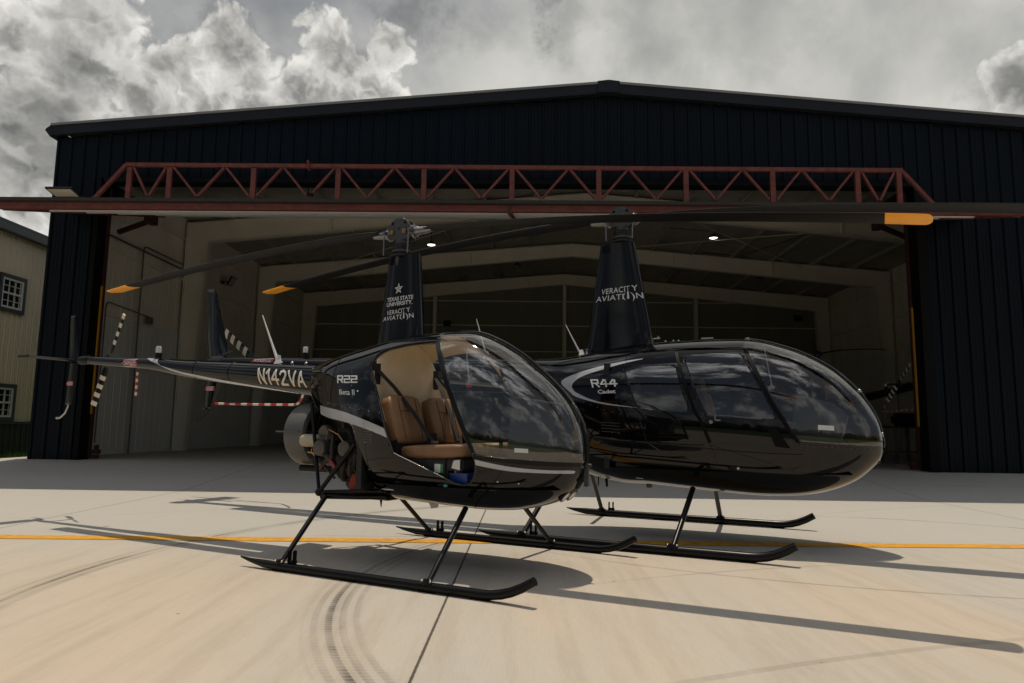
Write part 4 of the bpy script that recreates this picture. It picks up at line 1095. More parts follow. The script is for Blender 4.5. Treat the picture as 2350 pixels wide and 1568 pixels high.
    for x in (-.48, -.22):
        for sd in (-1, 1):
            cy = MB()
            for k in range(9): cy.lathe([(.068, -.006), (.068, .006)], (x, sd * (.17 + .018 * k), .84), 'y', 20)
            cy.lathe([(.062, .33), (.066, .345), (.060, .375), (.03, .385)], (x, 0, .84), 'y', 20) if sd > 0 else cy.lathe([(.03, -.385), (.060, -.375), (.066, -.345), (.062, -.33)], (x, 0, .84), 'y', 20); cy.build('cylinder', ALU, eo)
    al = MB(); al.lathe([(.05, -.78), (.053, -.765), (.053, -.60), (.046, -.585)], (0, -.235, .895), 'x', 24); al.lathe([(.03, -.82), (.018, -.78)], (0, -.235, .895), 'x', 14); al.build('oil_canister', IVORY, H)
    st_ = MB(); st_.lathe([(.05, -.05), (.062, -.03), (.062, .05), (.035, .07)], (-.47, -.29, .965), 'y', 20); st_.box((-.47, -.30, .93), (.12, .08, .07), bevel=.015); st_.build('magneto', ALU, H)
    pp = MB()
    pp.tube([(-.50, -.27, .90), (-.46, -.32, .80), (-.38, -.32, .74), (-.34, -.30, .66), (-.30, -.27, .60), (-.22, -.24, .60)], .026, 10)
    pp.tube([(-.24, -.30, .84), (-.23, -.34, .76), (-.26, -.33, .66), (-.28, -.28, .60)], .026, 10)
    pp.tube([(-.40, -.30, .95), (-.36, -.35, .86), (-.36, -.35, .76)], .017, 8); pp.tube([(-.18, -.30, .90), (-.14, -.33, .80), (-.17, -.30, .70), (-.22, -.26, .62)], .020, 8)
    pp.build('exhaust_manifold', ENG, H)
    ln = MB(); ln.tube([(-.72, -.24, .80), (-.60, -.27, .79), (-.45, -.30, .785), (-.36, -.33, .76)], .007, 6); ln.tube([(-.70, -.22, .86), (-.66, -.26, .80), (-.58, -.26, .74)], .006, 6); ln.tube([(-.42, -.33, .99), (-.30, -.35, .95), (-.22, -.34, .86)], .006, 6)
    ln.build('copper_line', BRASS, H); hs_ = MB(); hs_.tube([(-.42, -.31, .78), (-.37, -.345, .74), (-.33, -.34, .69)], .010, 8); hs_.build('red_hose', RED, H)
    rr = random.Random(3)
    for i in range(16):
        x0, z0 = rr.uniform(-.62, -.12), rr.uniform(.66, 1.0); y_ = -rr.uniform(.22, .36); pth = [Vector((x0, y_, z0))]
        for k in range(3): pth.append(pth[-1] + Vector((rr.uniform(-.10, .10), rr.uniform(-.03, .03), rr.uniform(-.11, .05))))
        wv_ = MB(); wv_.tube(pth, rr.choice((.005, .007, .010, .013)), 7); wv_.build('engine_hose', rr.choice((ENG, ENG, RUBBER, RUSTY, ALU, BRASS if i % 5 == 0 else ENG)), eo)
    fl_ = MB(); fl_.lathe([(.075, -.02), (.08, 0), (.075, .02)], (-.25, -.20, .585), 'y', 24); fl_.lathe([(.05, -.03), (.04, -.05)], (-.25, -.20, .585), 'y', 20, 0); fl_.build('carburettor', ALU, H)
    for x, r in ((-.175, .05), (-.075, .056)):
        dc = MB(); dc.lathe([(r * .62, .0), (r * .85, -.04), (r, -.09), (r * 1.05, -.115)], (x, -.20, .645), 'z', 18); dc.v = [(v[0], v[1] - .07, v[2]) for v in dc.v]; dc.build('air_duct', DUCT, H)
    ex = MB(); ex.tube([(-.92, -.10, .655), (-.45, -.10, .652)], .030, 16); ex.build('muffler', RUSTY if False else BLACK2, H)
    fr = MB()
    for sd in (-1, 1):
        A, Bn, Cn, Dn = Vector((-.43, sd * .40, .498)), Vector((-.715, sd * .225, 1.19)), Vector((-.085, sd * .40, .885)), Vector((.185, sd * .38, .538))
        for p, q, r in ((A, Bn, .0145), (A, Cn, .018), (A, Dn, .016)): fr.tube([p, q], r, 12)
        fr.ball(A, .032, 8); fr.ball(Bn, .022, 6); fr.tube([A + Vector((.05, 0, -.03)), Vector((-.05, sd * .36, .478)), Vector((.18, sd * .33, .49))], .020, 10)
        fr.lathe([(.014, -.02), (.014, .02)], Dn + Vector((0, sd * .02, 0)), 'y', 10)
    fr.tube([(-.36, -.44, .47), (-.36, .44, .47)], .024, 12); fr.box((-.02, 0, .478), (.36, .56, .05), bevel=.02)
    fr.build('engine_frame', BLACK2, H)
    fb_ = MB(); fb_.add([(-.055, -.12, .46), (-.02, -.12, .46), (-.028, -.12, .385), (-.034, -.12, .375)], [(0, 1, 2, 3)]); fb_.build('drain_fin', BLACKST, H, None)
    an = MB(); an.prism([(.33, .46), (.44, .46), (.42, .395), (.375, .385)], 'y', -.012, .012); an.build('belly_antenna', WHITE, H)
    landing_gear(H, .93, -.27, .98, -.66, 1.72, .0295, ((-.335, .43, .47), (.925, .40, .46)), 0)
    # litter bin kept in the cabin
    bn = MB(); R = Matrix.Rotation(-.4848, 3, 'Z'); c0 = Vector((-.94, 5.79, 0))
    vs = []
    for z, gx, gy in ((.605, .062, .05), (.70, .075, .062)):
        for x, y in ((-1, -1), (1, -1), (1, 1), (-1, 1)): vs.append((x * gx, y * gy, z - .605))
    for z, gx, gy in ((.70, .069, .056), (.612, .056, .044)):
        for x, y in ((-1, -1), (1, -1), (1, 1), (-1, 1)): vs.append((x * gx, y * gy, z - .605))
    fs = [(0, 1, 5, 4), (1, 2, 6, 5), (2, 3, 7, 6), (3, 0, 4, 7), (4, 5, 9, 8), (5, 6, 10, 9), (6, 7, 11, 10), (7, 4, 8, 11), (8, 9, 13, 12), (9, 10, 14, 13), (10, 11, 15, 14), (11, 8, 12, 15), (0, 3, 2, 1), (12, 13, 14, 15)]
    bn.add(vs, fs)
    bo = bn.build('plastic_bin', BLUEP, None, 30); bo.location = c0 + R @ Vector((.885, -.385, .605)); bo.rotation_euler = (0, 0, -.4848)
    tag(bo, 'small blue plastic bin on the cabin floor below the tan seat', 'bin')
    pb = MB(); pb.box((-.035, 0, .075), (.012, .09, .11)); pb.build('paper', PAPER, bo)
    return H


SMALL = build_small_heli()


# ------------------------------------------------------------------ larger four-seat helicopter (behind)
R44S = [(-1.3, 1.78, 1.42, .17, 1.6), (-.75, 1.77, .95, .36, 1.4), (-.4, 1.80, .6, .5, 1.25), (0, 1.855, .5, .6, 1.15), (.35, 1.89, .49, .64, 1.1), (.9, 1.897, .455, .645, 1.06), (1.3, 1.875, .435, .625, 1.03), (1.6, 1.788, .445, .58, 1.0), (1.8, 1.695, .475, .53, .98), (1.98, 1.575, .53, .44, .96), (2.12, 1.44, .60, .345, .95), (2.22, 1.315, .68, .255, .94), (2.3, 1.165, .765, .15, .94), (2.335, 1.04, .83, .08, .935), (2.35, .935, .92, .002, .93)]
WS44 = [(1.25, 2.2), (1.255, 1.80), (1.29, 1.735), (1.375, 1.575), (1.44, 1.445), (1.52, 1.275), (1.605, 1.125), (1.695, .955), (1.72, .935), (1.952, .919), (2.141, .906), (2.305, .902), (2.6, .90), (2.6, 1.5), (2.0, 2.2)]
FWIN = [(.753, 1.665), (.847, 1.43), (.960, 1.164), (.975, 1.158), (1.19, 1.148), (1.372, 1.130), (1.512, 1.120), (1.522, 1.130), (1.518, 1.155), (1.405, 1.39), (1.245, 1.685), (1.228, 1.702), (1.205, 1.710), (.992, 1.722), (.790, 1.712), (.768, 1.70)]
RWIN = [(.200, 1.590), (.230, 1.604), (.362, 1.616), (.640, 1.608), (.668, 1.595), (.736, 1.374), (.800, 1.195), (.795, 1.182), (.485, 1.200), (.370, 1.224), (.325, 1.255), (.200, 1.56)]


def build_large_heli():
    H = empty('helicopter', (1.15, 7.22, 0), -.4606)
    tag(H, 'larger black four seat helicopter with closed doors standing behind the small one', 'helicopter')
    sh = Shell(R44S)
    sh.poly(WS44, ['body'], 'glass')
    sh.split(lambda V: np.abs(V[:, 1]) - .032, ['glass'], 'body')
    sh.poly(FWIN, ['body'], 'win'); sh.poly(RWIN, ['body'], 'win2')
    o = sh.mesh(['body']).build('fuselage', [BLACK, INNER], H, smooth=180)
    OUT = [(.345, 1.690), (.149, 1.668), (-.164, 1.610), (-.40, 1.545), (-.505, 1.490), (-.47, 1.435), (-.390, 1.381), (-.298, 1.325), (.011, 1.252), (.475, 1.205)]
    INN = [(.345, 1.684), (.155, 1.645), (-.114, 1.578), (-.275, 1.528), (-.350, 1.480), (-.372, 1.440), (-.355, 1.405), (-.300, 1.365), (-.05, 1.277), (.475, 1.199)]
    for sd in (-1, 1): m = MB(); hull_stripe(m, sh, OUT, INN[::-1], sd); m.build('side_stripe', STRIPE, o, 180, fix=False)
    md = o.modifiers.new('wall', 'SOLIDIFY'); md.thickness = .014; md.offset = -1; md.use_quality_normals = True; md.material_offset = 1; md.material_offset_rim = 0
    sh.mesh(['glass']).build('windshield', WS, H, smooth=180)
    for sd in (-1, 1):
        for tg, nm in (('win', 'front_window'), ('win2', 'rear_window')):
            m = sh.mesh([tg]); keep = [k for k, f in enumerate(m.f) if sum(m.v[i][1] for i in f) * sd > 0]
            m.f = [m.f[k] for k in keep]; m.m = [0] * len(keep)
            use = {}; f2 = []; v2 = []
            for f in m.f:
                g = []
                for i in f:
                    if i not in use: use[i] = len(v2); v2.append(m.v[i])
                    g.append(use[i])
                f2.append(tuple(g))
            m.v, m.f = v2, f2; m.build(nm, WIN, H, smooth=180)
    b = MB(); riv = MB()
    for sd in (-1, 1):
        band(b, sh, [(1.71, .926), (1.952, .908), (2.141, .895), (2.30, .890)], .026, .003, sd)
        band(b, sh, [(1.27, 1.745), (1.347, 1.585), (1.405, 1.46), (1.49, 1.28), (1.575, 1.128), (1.655, .985), (1.70, .93)], .032, .005, sd, 1)
        band(b, sh, [(.655, 1.74), (.735, 1.525), (.855, 1.191), (.909, 1.102), (.985, .912)], .030, .004, sd, 1)
        rivets(riv, sh, [(1.27, 1.745), (1.347, 1.585), (1.49, 1.28), (1.655, .985)], .10, .0045, sd)
        rivets(riv, sh, [(1.72, .905), (1.952, .893), (2.141, .882), (2.30, .88)], .045, .004, sd)
        seam(b, sh, [(.13, 1.730), (.327, 1.768), (.628, 1.787), (.922, 1.782), (1.25, 1.756)], .005, sd)
        seam(b, sh, [(-.75, 1.66), (-.42, 1.72), (.13, 1.735)], .005, sd)
        seam(b, sh, [(1.703, .929), (1.737, .814), (1.73, .761), (1.693, .717), (1.633, .699), (1.556, .719), (1.359, .783), (1.155, .843), (.982, .893)], .0026, sd)
        seam(b, sh, [(.985, .905), (1.026, .762), (1.02, .72), (.979, .682)], .0026, sd)
        seam(b, sh, [(.175, 1.72), (.178, 1.57), (.28, 1.33), (.36, 1.10), (.42, .90), (.55, .82), (.90, .86)], .0026, sd)
        rivets(riv, sh, [(.17, 1.70), (.172, 1.58)], .05, .0045, sd); rivets(riv, sh, [(.10, 1.45), (.13, 1.25)], .06, .004, sd)
        rivets(riv, sh, [(-.30, 1.30), (.0, 1.20), (.24, 1.14)], .07, .0045, sd); rivets(riv, sh, [(-.2, 1.02), (.15, .98), (.25, .92)], .06, .004, sd)
        # scoop at the door corner
        band(b, sh, [(1.45, 1.052), (1.53, 1.060)], .012, .006, sd); band(b, sh, [(1.45, 1.052), (1.515, .885)], .012, .006, sd); band(b, sh, [(1.53, 1.060), (1.645, .872)], .012, .006, sd); band(b, sh, [(1.515, .885), (1.645, .872)], .012, .006, sd)
        # side position lamp
        p = sh.snap(1.165, .695, sd, 0); l = MB(); l.ball(p, .022, 8, 0, sc=(2.2, .7, .8)); l.ball(p + Vector((.042, sd * .004, 0)), .012, 8, 1); l.build('position_lamp', [BLACK2, LENS], H)
        dh = MB(); p = sh.snap(1.058, 1.109, sd, .012); dh.box(tuple(p), (.05, .014, .012), bevel=.003); dh.box(tuple(p + Vector((-.022, 0, .022))), (.010, .014, .045), bevel=.003); dh.lathe([(.017, -.01), (.017, .006)], sh.snap(.998, 1.094, sd, .0), 'y', 14); dh.build('door_handle', GRIP, H)
        vn = MB()
        for i in range(4): p0, p1 = sh.snap(-.03 + .0, 1.0 + .028 * i, sd, .002), sh.snap(.16, .99 + .028 * i, sd, .002); vn.beam(p0, p1, .004, .006)
        vn.build('vent_slats', DSTEEL, H)
    b.tube([sh.bvh.ray_cast(Vector((x, 0, 3)), Vector((0, 0, -1)))[0] + Vector((0, 0, .002)) for x in [1.26 + .05 * i for i in range(20)]], .015, 8)
    b.tube([sh.bvh.ray_cast(Vector((4, 0, z)), Vector((-1, 0, 0)))[0] for z in [1.34 - .03 * i for i in range(16)]], .011, 8)
    b.build('door_frame', [BLACK, BLACKST], H)
    for sd in (-1, 1): m = MB(); hull_stripe(m, sh, [(1.455, 1.049), (1.49, 1.054), (1.525, 1.057)], [(1.640, .874), (1.58, .88), (1.518, .887)], sd); m.build('air_scoop', BLACKST, H, 180, fix=False); riv.build('rivets', STEEL, o)
    n = MB(); n.lathe([(.024, -.02), (.027, .006), (.020, .012)], (2.338, 0, 1.0), 'x', 12); n.ball((2.18, 0, 1.385), .018, 6); n.build('nose_vent', STEEL, H)
    for z in (.865, .795): l = MB(); l.lathe([(.040, -.02), (.042, .010)], (2.325 if z > .8 else 2.30, 0, z), 'x', 20, 0); l.lathe([(.036, .011), (.001, .02)], (2.325 if z > .8 else 2.30, 0, z), 'x', 20, 1, caps=False); l.build('landing_light', [BLACK2, LENS], H)
    d = MB(); sn = lambda x, z: sh.snap(x, z, -1, .0022)
    R = [[(0, 0), (0, 1), (.74, 1), (.74, .5), (0, .5)], [(.40, .5), (.78, 0)]]
    F = lambda o: [[(o + .40, 1), (o, .36), (o + .80, .36)], [(o + .58, .95), (o + .58, 0)]]
    decal(d, stroke_bm(R + F(1.06) + F(2.10), .2), sn, ((-.136, 1.413), (.134, 1.417), (.118, 1.494), (-.172, 1.502)), 8, 2)
    decal(d, text_mesh('Cadet', .03), sn, ((-.070, 1.354), (.118, 1.357), (.106, 1.395), (-.080, 1.392)), 8, 2)
    d.add([sn(*p) for p in ((1.853, 1.037), (1.975, 1.030), (1.972, 1.070), (1.853, 1.077))], [(0, 1, 2, 3)])
    d.add([sn(*p) for p in ((.24, .560), (.31, .557), (.31, .566), (.24, .569))], [(0, 1, 2, 3)])
    d.build('lettering', DECAL, H, None, fix=False)

    # cabin
    f = MB(); S = crom(R44S, 6); xs = [.0 + .1 * i for i in range(22)]; vs = []
    for x in xs: w = S[int(np.argmin(np.abs(S[:, 0] - x)))][3] * .88; vs += [(x, -w, .66), (x, w, .66)]
    f.add(vs, [(2 * i, 2 * i + 2, 2 * i + 3, 2 * i + 1) for i in range(len(xs) - 1)])
    for x in (1.02, .32):
        for sd in (-1, 1): f.box((x, sd * .30, .76), (.48, .46, .20), bevel=.015)
    f.box((.0, 0, 1.15), (.05, 1.06, 1.0)); f.build('cabin_floor', INNER, H)
    for x in (.79, .10):
        for sd in (-1, 1):
            st = bpy.data.objects.new('seat', None); COL.objects.link(st); st.parent = H; Rb = Matrix.Rotation(math.radians(-13), 3, 'Y')
            pad('backrest', TAN, st, (x, sd * .30, 1.18), (.11, .45, .44), Rb); pad('cushion', TAN, st, (x + .27, sd * .30, .905), (.52, .45, .11))
            pad('headrest', TAN, st, (x - .07, sd * .30, 1.48), (.08, .26, .14), Rb)
    c = MB(); c.prism([(1.58, .68), (1.62, 1.05), (1.66, 1.28), (1.72, 1.325), (2.02, 1.235), (2.08, 1.16), (2.02, .95), (1.9, .72)], 'y', -.20, .20); c.box((1.80, 0, 1.30), (.36, .44, .03), Matrix.Rotation(math.radians(15), 3, 'Y'), bevel=.012); c.build('instrument_console', CONSOLE, H)
    t = MB(); t.tube([(1.42, 0, .68), (1.42, 0, .98), (1.38, 0, 1.12)], .017, 8); t.tube([(1.38, -.30, 1.10), (1.38, .30, 1.10)], .012, 8); t.tube([(1.38, -.30, 1.13), (1.38, -.30, 1.0)], .017, 8); t.build('cyclic_stick', BLACK2, H)

    cp = MB(); cp.box((1.443, 0, 1.427), (.05, .055, .045), bevel=.012); cp.tube([(1.443, 0, 1.45), (1.41, 0, 1.65), (1.38, 0, 1.85)], .006, 6); cp.build('compass', PVCG, H); cp = MB(); cp.ball((1.455, -.02, 1.408), .013, 6); cp.build('red_knob', RED, H)
    # mast fairing
    mz = [1.62, 1.90, 2.02, 2.2, 2.45, 2.7, 2.88, 2.966]; fm = MB(); rows = []; n = 48
    for z in mz:
        u = (z - 1.85) / (2.966 - 1.85); a, b2, cx = .365 + (.182 - .365) * u, .105 + (.080 - .105) * u, -.03 - .02 * u
        for k in range(n):
            t_ = 2 * PI * k / n; cc = math.cos(t_); ss = math.sin(t_); xx = cx + a * math.copysign(abs(cc) ** .66, cc); rows.append((xx, b2 * math.copysign(abs(ss) ** .66, ss) * (1 - .2 * max(0, -cc)), z if z > 1.63 else 1.775 + max(0, xx + .395) * .135))
    fs = [(i * n + k, i * n + (k + 1) % n, (i + 1) * n + (k + 1) % n, (i + 1) * n + k) for i in range(len(mz) - 1) for k in range(n)] + [tuple((len(mz) - 1) * n + k for k in range(n))]
    fm.add(rows, fs); fo = fm.build('mast_fairing', BLACKF, H, 60)
    fb = BVHTree.FromPolygons([Vector(r) for r in rows], fs)
    def snf(x, z, off=.0045):
        h = fb.ray_cast(Vector((x, -2, z)), Vector((0, 1, 0)))
        return (h[0] + Vector((0, -off, 0))) if h[0] else Vector((x, -.03, z))
    lv = MB()
    for i in range(5): x = -.205 + .022 * i; lv.add([snf(x, 2.86), snf(x + .010, 2.86), snf(x + .010, 2.94), snf(x, 2.94)], [(0, 1, 2, 3)])
    lv.build('louvre', BLACKST, fo, None)
    lt = MB(); aviation_logo(lt, snf, quad((-.273, 2.341), (.238, 2.356), (.212, 2.493), (-.243, 2.470))); lt.build('lettering', DECAL, fo, None, fix=False)
    ng = MB(); ng.tube([(.33, -.03, 1.93), (.40, -.04, 1.935)], .007, 6); ng.tube([(.38, -.04, 1.92), (.38, -.04, 1.96)], .005, 6); ng.build('air_probe', STEEL, H)
    nf = MB()
    for x in (.47, .55, .60): p = sh.bvh.ray_cast(Vector((x, -.1, 3)), Vector((0, 0, -1)))[0]; nf.ball(p, .012, 5)
    p = sh.bvh.ray_cast(Vector((.86, 0, 3)), Vector((0, 0, -1)))[0]; nf.box(tuple(p + Vector((0, 0, .02))), (.12, .03, .014), bevel=.004); p = sh.bvh.ray_cast(Vector((1.24, 0, 3)), Vector((0, 0, -1)))[0]; nf.box(tuple(p), (.05, .05, .05), bevel=.01); p = sh.bvh.ray_cast(Vector((-.35, -.12, 3)), Vector((0, 0, -1)))[0]; nf.lathe([(.02, -.01), (.008, .03), (.02, .036), (.02, .046)], p, 'z', 10)
    nf.build('roof_fittings', STEEL, H)

    def zb(x): return 3.235 - .018 * x - .52 * (abs(x) / 5.03) ** 1.7
    main_rotor(H, 3.225, zb, 5.03, .254, (.40, .40), 1.15)

    # tail boom
    bx = [(-1.0, 1.60, .175), (-2.0, 1.66, .150), (-3.0, 1.722, .125), (-4.3, 1.797, .098), (-5.4, 1.862, .080), (-5.85, 1.888, .072)]
    B = MB(); st = crom(bx, 6); B.tube([(x, 0, z) for x, z, _ in st], [r for *_, r in st], 72); bo = B.build('tail_boom', BLACK, H, 60)
    bb = BVHTree.FromPolygons([Vector(v) for v in B.v], B.f)
    def bz(x): return float(np.interp(-x, -st[:, 0], st[:, 1])), float(np.interp(-x, -st[:, 0], st[:, 2]))
    def snb(x, z, off=.0035):
        h = bb.ray_cast(Vector((x, -2, z)), Vector((0, 1, 0)))
        if h[0] is None: zz, r = bz(x); return Vector((x, -.004, zz + math.copysign(r + off, z - zz)))
        nn = h[1] if h[1].y < 0 else -h[1]
        return h[0] + nn * off
    ds = MB(); danger_sign(ds, snb, -5.20, -4.78, 1.815, 1.895, sn2=lambda x, z: snb(x, z, .0055)); ds.build('danger_sign', [RED, DECAL], bo, None, fix=False)
    z, r = bz(-4.3); beacon(H, -4.3, z + r + .01, 1.15)
    z, r = bz(-.43); whip('antenna', (-.43, -.06, 1.775), (-.615, -.06, 2.125), .009, WHITE, H, .05)
    z, r = bz(-1.6); whip('antenna', (-1.60, 0, z + r + .01), (-1.745, 0, 2.262), .010, WHITE, H, .045)
    fn = MB(); airfoil_fin(fn, [(-6.22, 2.945), (-6.07, 2.945), (-5.72, 2.05), (-5.66, 1.90), (-6.12, 1.90), (-6.18, 2.2)], .0, .06); fn.build('upper_fin', BLACK, H, 30)
    f2 = MB(); airfoil_fin(f2, [(-6.12, 1.90), (-5.70, 1.90), (-5.83, 1.52), (-5.96, 1.225), (-6.165, 1.225), (-6.13, 1.5)], .0, .05); fl = f2.build('lower_fin', BLACK, H, 30)
    ds = MB(); danger_sign(ds, lambda x, z: Vector((x, -.028, z)), -6.10, -5.90, 1.485, 1.545, True, True, sn2=lambda x, z: Vector((x, -.030, z))); ds.build('danger_sign', [RED, DECAL], fl, None, fix=False)
    ts = MB(); ts.tube([(-5.98, 0, 1.27), (-6.05, -.005, 1.17), (-6.18, -.01, 1.08), (-6.27, -.02, 1.038), (-6.33, -.03, 1.035)], [.008, .011, .011, .011, .014], 10); ts.build('tail_skid', BLACK2, fl)
    hs = MB(); hs.prism([(-5.98 + p[0], 1.905 + p[1]) for p in ((-.16, 0), (-.08, .018), (.06, .022), (.13, .013), (.16, 0), (.13, -.013), (.06, -.02), (-.08, -.012))], 'y', 0, .72); hs.build('horizontal_stabiliser', BLACK2, H, 30)
    gb = MB(); gb.lathe([(.05, -.14), (.08, -.11), (.08, .07), (.05, .11)], (-5.86, 0, 1.90), 'x', 20); gb.tube([(-5.89, 0, 1.92), (-5.89, .30, 1.935)], .032, 12)
    for i in range(5): gb.ball((-5.80 + .05 * i, -.04, 1.975 + .012 * i), .013, 5)
    gb.build('tail_gearbox', DSTEEL, H)
    hub = (-5.62, .33, 1.965); th = MB(); th.box(hub, (.07, .045, .16), bevel=.014); th.build('tail_rotor_hub', DSTEEL, H)
    A = math.atan2(.42, -.60)
    for a in (A, A + PI):
        tb = MB(); tail_blade(tb, hub, a, .02, .70, .06, .135, 8); tb.build('tail_rotor_blade', [BLACK2, CREAMW], H, 40)
    gd = MB(); key = [(-4.38, 1.58), (-4.385, 1.50), (-4.41, 1.44), (-4.46, 1.385), (-4.53, 1.335), (-4.62, 1.305), (-4.75, 1.295), (-5.3, 1.30), (-5.9, 1.31), (-6.45, 1.325)]
    P = [Vector((x, .10 + .24 * min(1, (-4.38 - x) / .4), z)) for x, z in key]
    dd = [0]
    for a, c in zip(P[:-1], P[1:]): dd.append(dd[-1] + (c - a).length)
    def at(s):
        for i in range(len(P) - 1):
            if s <= dd[i + 1]: return P[i].lerp(P[i + 1], (s - dd[i]) / max(1e-6, dd[i + 1] - dd[i]))
        return P[-1]
    k = 20
    for i in range(k):
        s0, s1 = dd[-1] * i / k, dd[-1] * (i + 1) / k; gd.tube([at(s0), at((s0 + s1) / 2), at(s1)], .0165, 10, (i + 1) % 2)
    gd.build('tail_guard', [CREAMW, RED], H)
    an = MB(); an.prism([(.14, .50), (.22, .50), (.21, .425), (.16, .42)], 'y', .28, .30); an.build('belly_antenna', principled('tan_antenna', (.22, .15, .10), .6), H)
    an = MB(); an.prism([(-.20, .55), (-.17, .55), (-.165, .44), (-.18, .43)], 'y', -.02, .0); an.prism([(-.27, .55), (-.26, .55), (-.265, .44), (-.27, .44)], 'y', -.02, .0); an.build('drain_fin', BLACKST, H)
    landing_gear(H, 1.10, -.61, .755, -1.06, 1.70, .037, ((-.53, .48, .56), (.80, .50, .50)), 0)
    return H


LARGE = build_large_heli()
HANG_HELI = copy_tree(LARGE)
HANG_HELI.location = (9.77, 22.3, .2346); HANG_HELI.rotation_euler = (0, 0, math.radians(88))
tag(HANG_HELI, 'dark helicopter parked inside the hangar, its striped tail rotor by the jamb', 'helicopter')


# ------------------------------------------------------------------ hangar
HP, HA = Vector((-10.2118, 15.0413, .2346)), math.radians(-1.0785)
HW, HD, EAVE, APEX, LINTEL = 24.55, 17.56, 7.09, 8.12, 6.17
OU0, OU1 = 1.0, 19.05


def zt(u): return EAVE + (APEX - EAVE) * (1 - abs(u - HW / 2) / (HW / 2))


def to_world(u, n, z): return HP + Matrix.Rotation(HA, 3, 'Z') @ Vector((u, n, z))


def ribbed(mb, u0, u1, zb, ztop, pos, pitch=.292, rib=.034, breaks=(), mat=0, minor=.006):
    """profiled metal sheet; pos(u, out, z) -> point"""
    pts = []; k = math.floor(u0 / pitch) - 1
    while k * pitch < u1 + pitch:
        b = k * pitch
        for du, o in ((0, 0), (.018, rib), (.052, rib), (.070, 0), (.135, 0), (.143, minor), (.158, minor), (.166, 0), (.212, 0), (.220, minor), (.235, minor), (.243, 0)): pts.append((b + du * pitch / .3048, o))
        k += 1
    us = [p for p in pts if u0 < p[0] < u1]
    def off(u):
        for a, b in zip(pts[:-1], pts[1:]):
            if a[0] <= u <= b[0]: return a[1] + (b[1] - a[1]) * (u - a[0]) / max(1e-9, b[0] - a[0])
        return 0
    for u in (u0, u1) + tuple(b for b in breaks if u0 < b < u1): us.append((u, off(u)))
    us.sort(); vs = []; fs = []
    for (a, oa), (b, ob) in zip(us[:-1], us[1:]):
        m = (a + b) / 2; i = len(vs)
        vs += [pos(a, oa, zb(m)), pos(b, ob, zb(m)), pos(b, ob, ztop(b)), pos(a, oa, ztop(a))]; fs.append((i, i + 1, i + 2, i + 3))
    mb.add(vs, fs, mat)


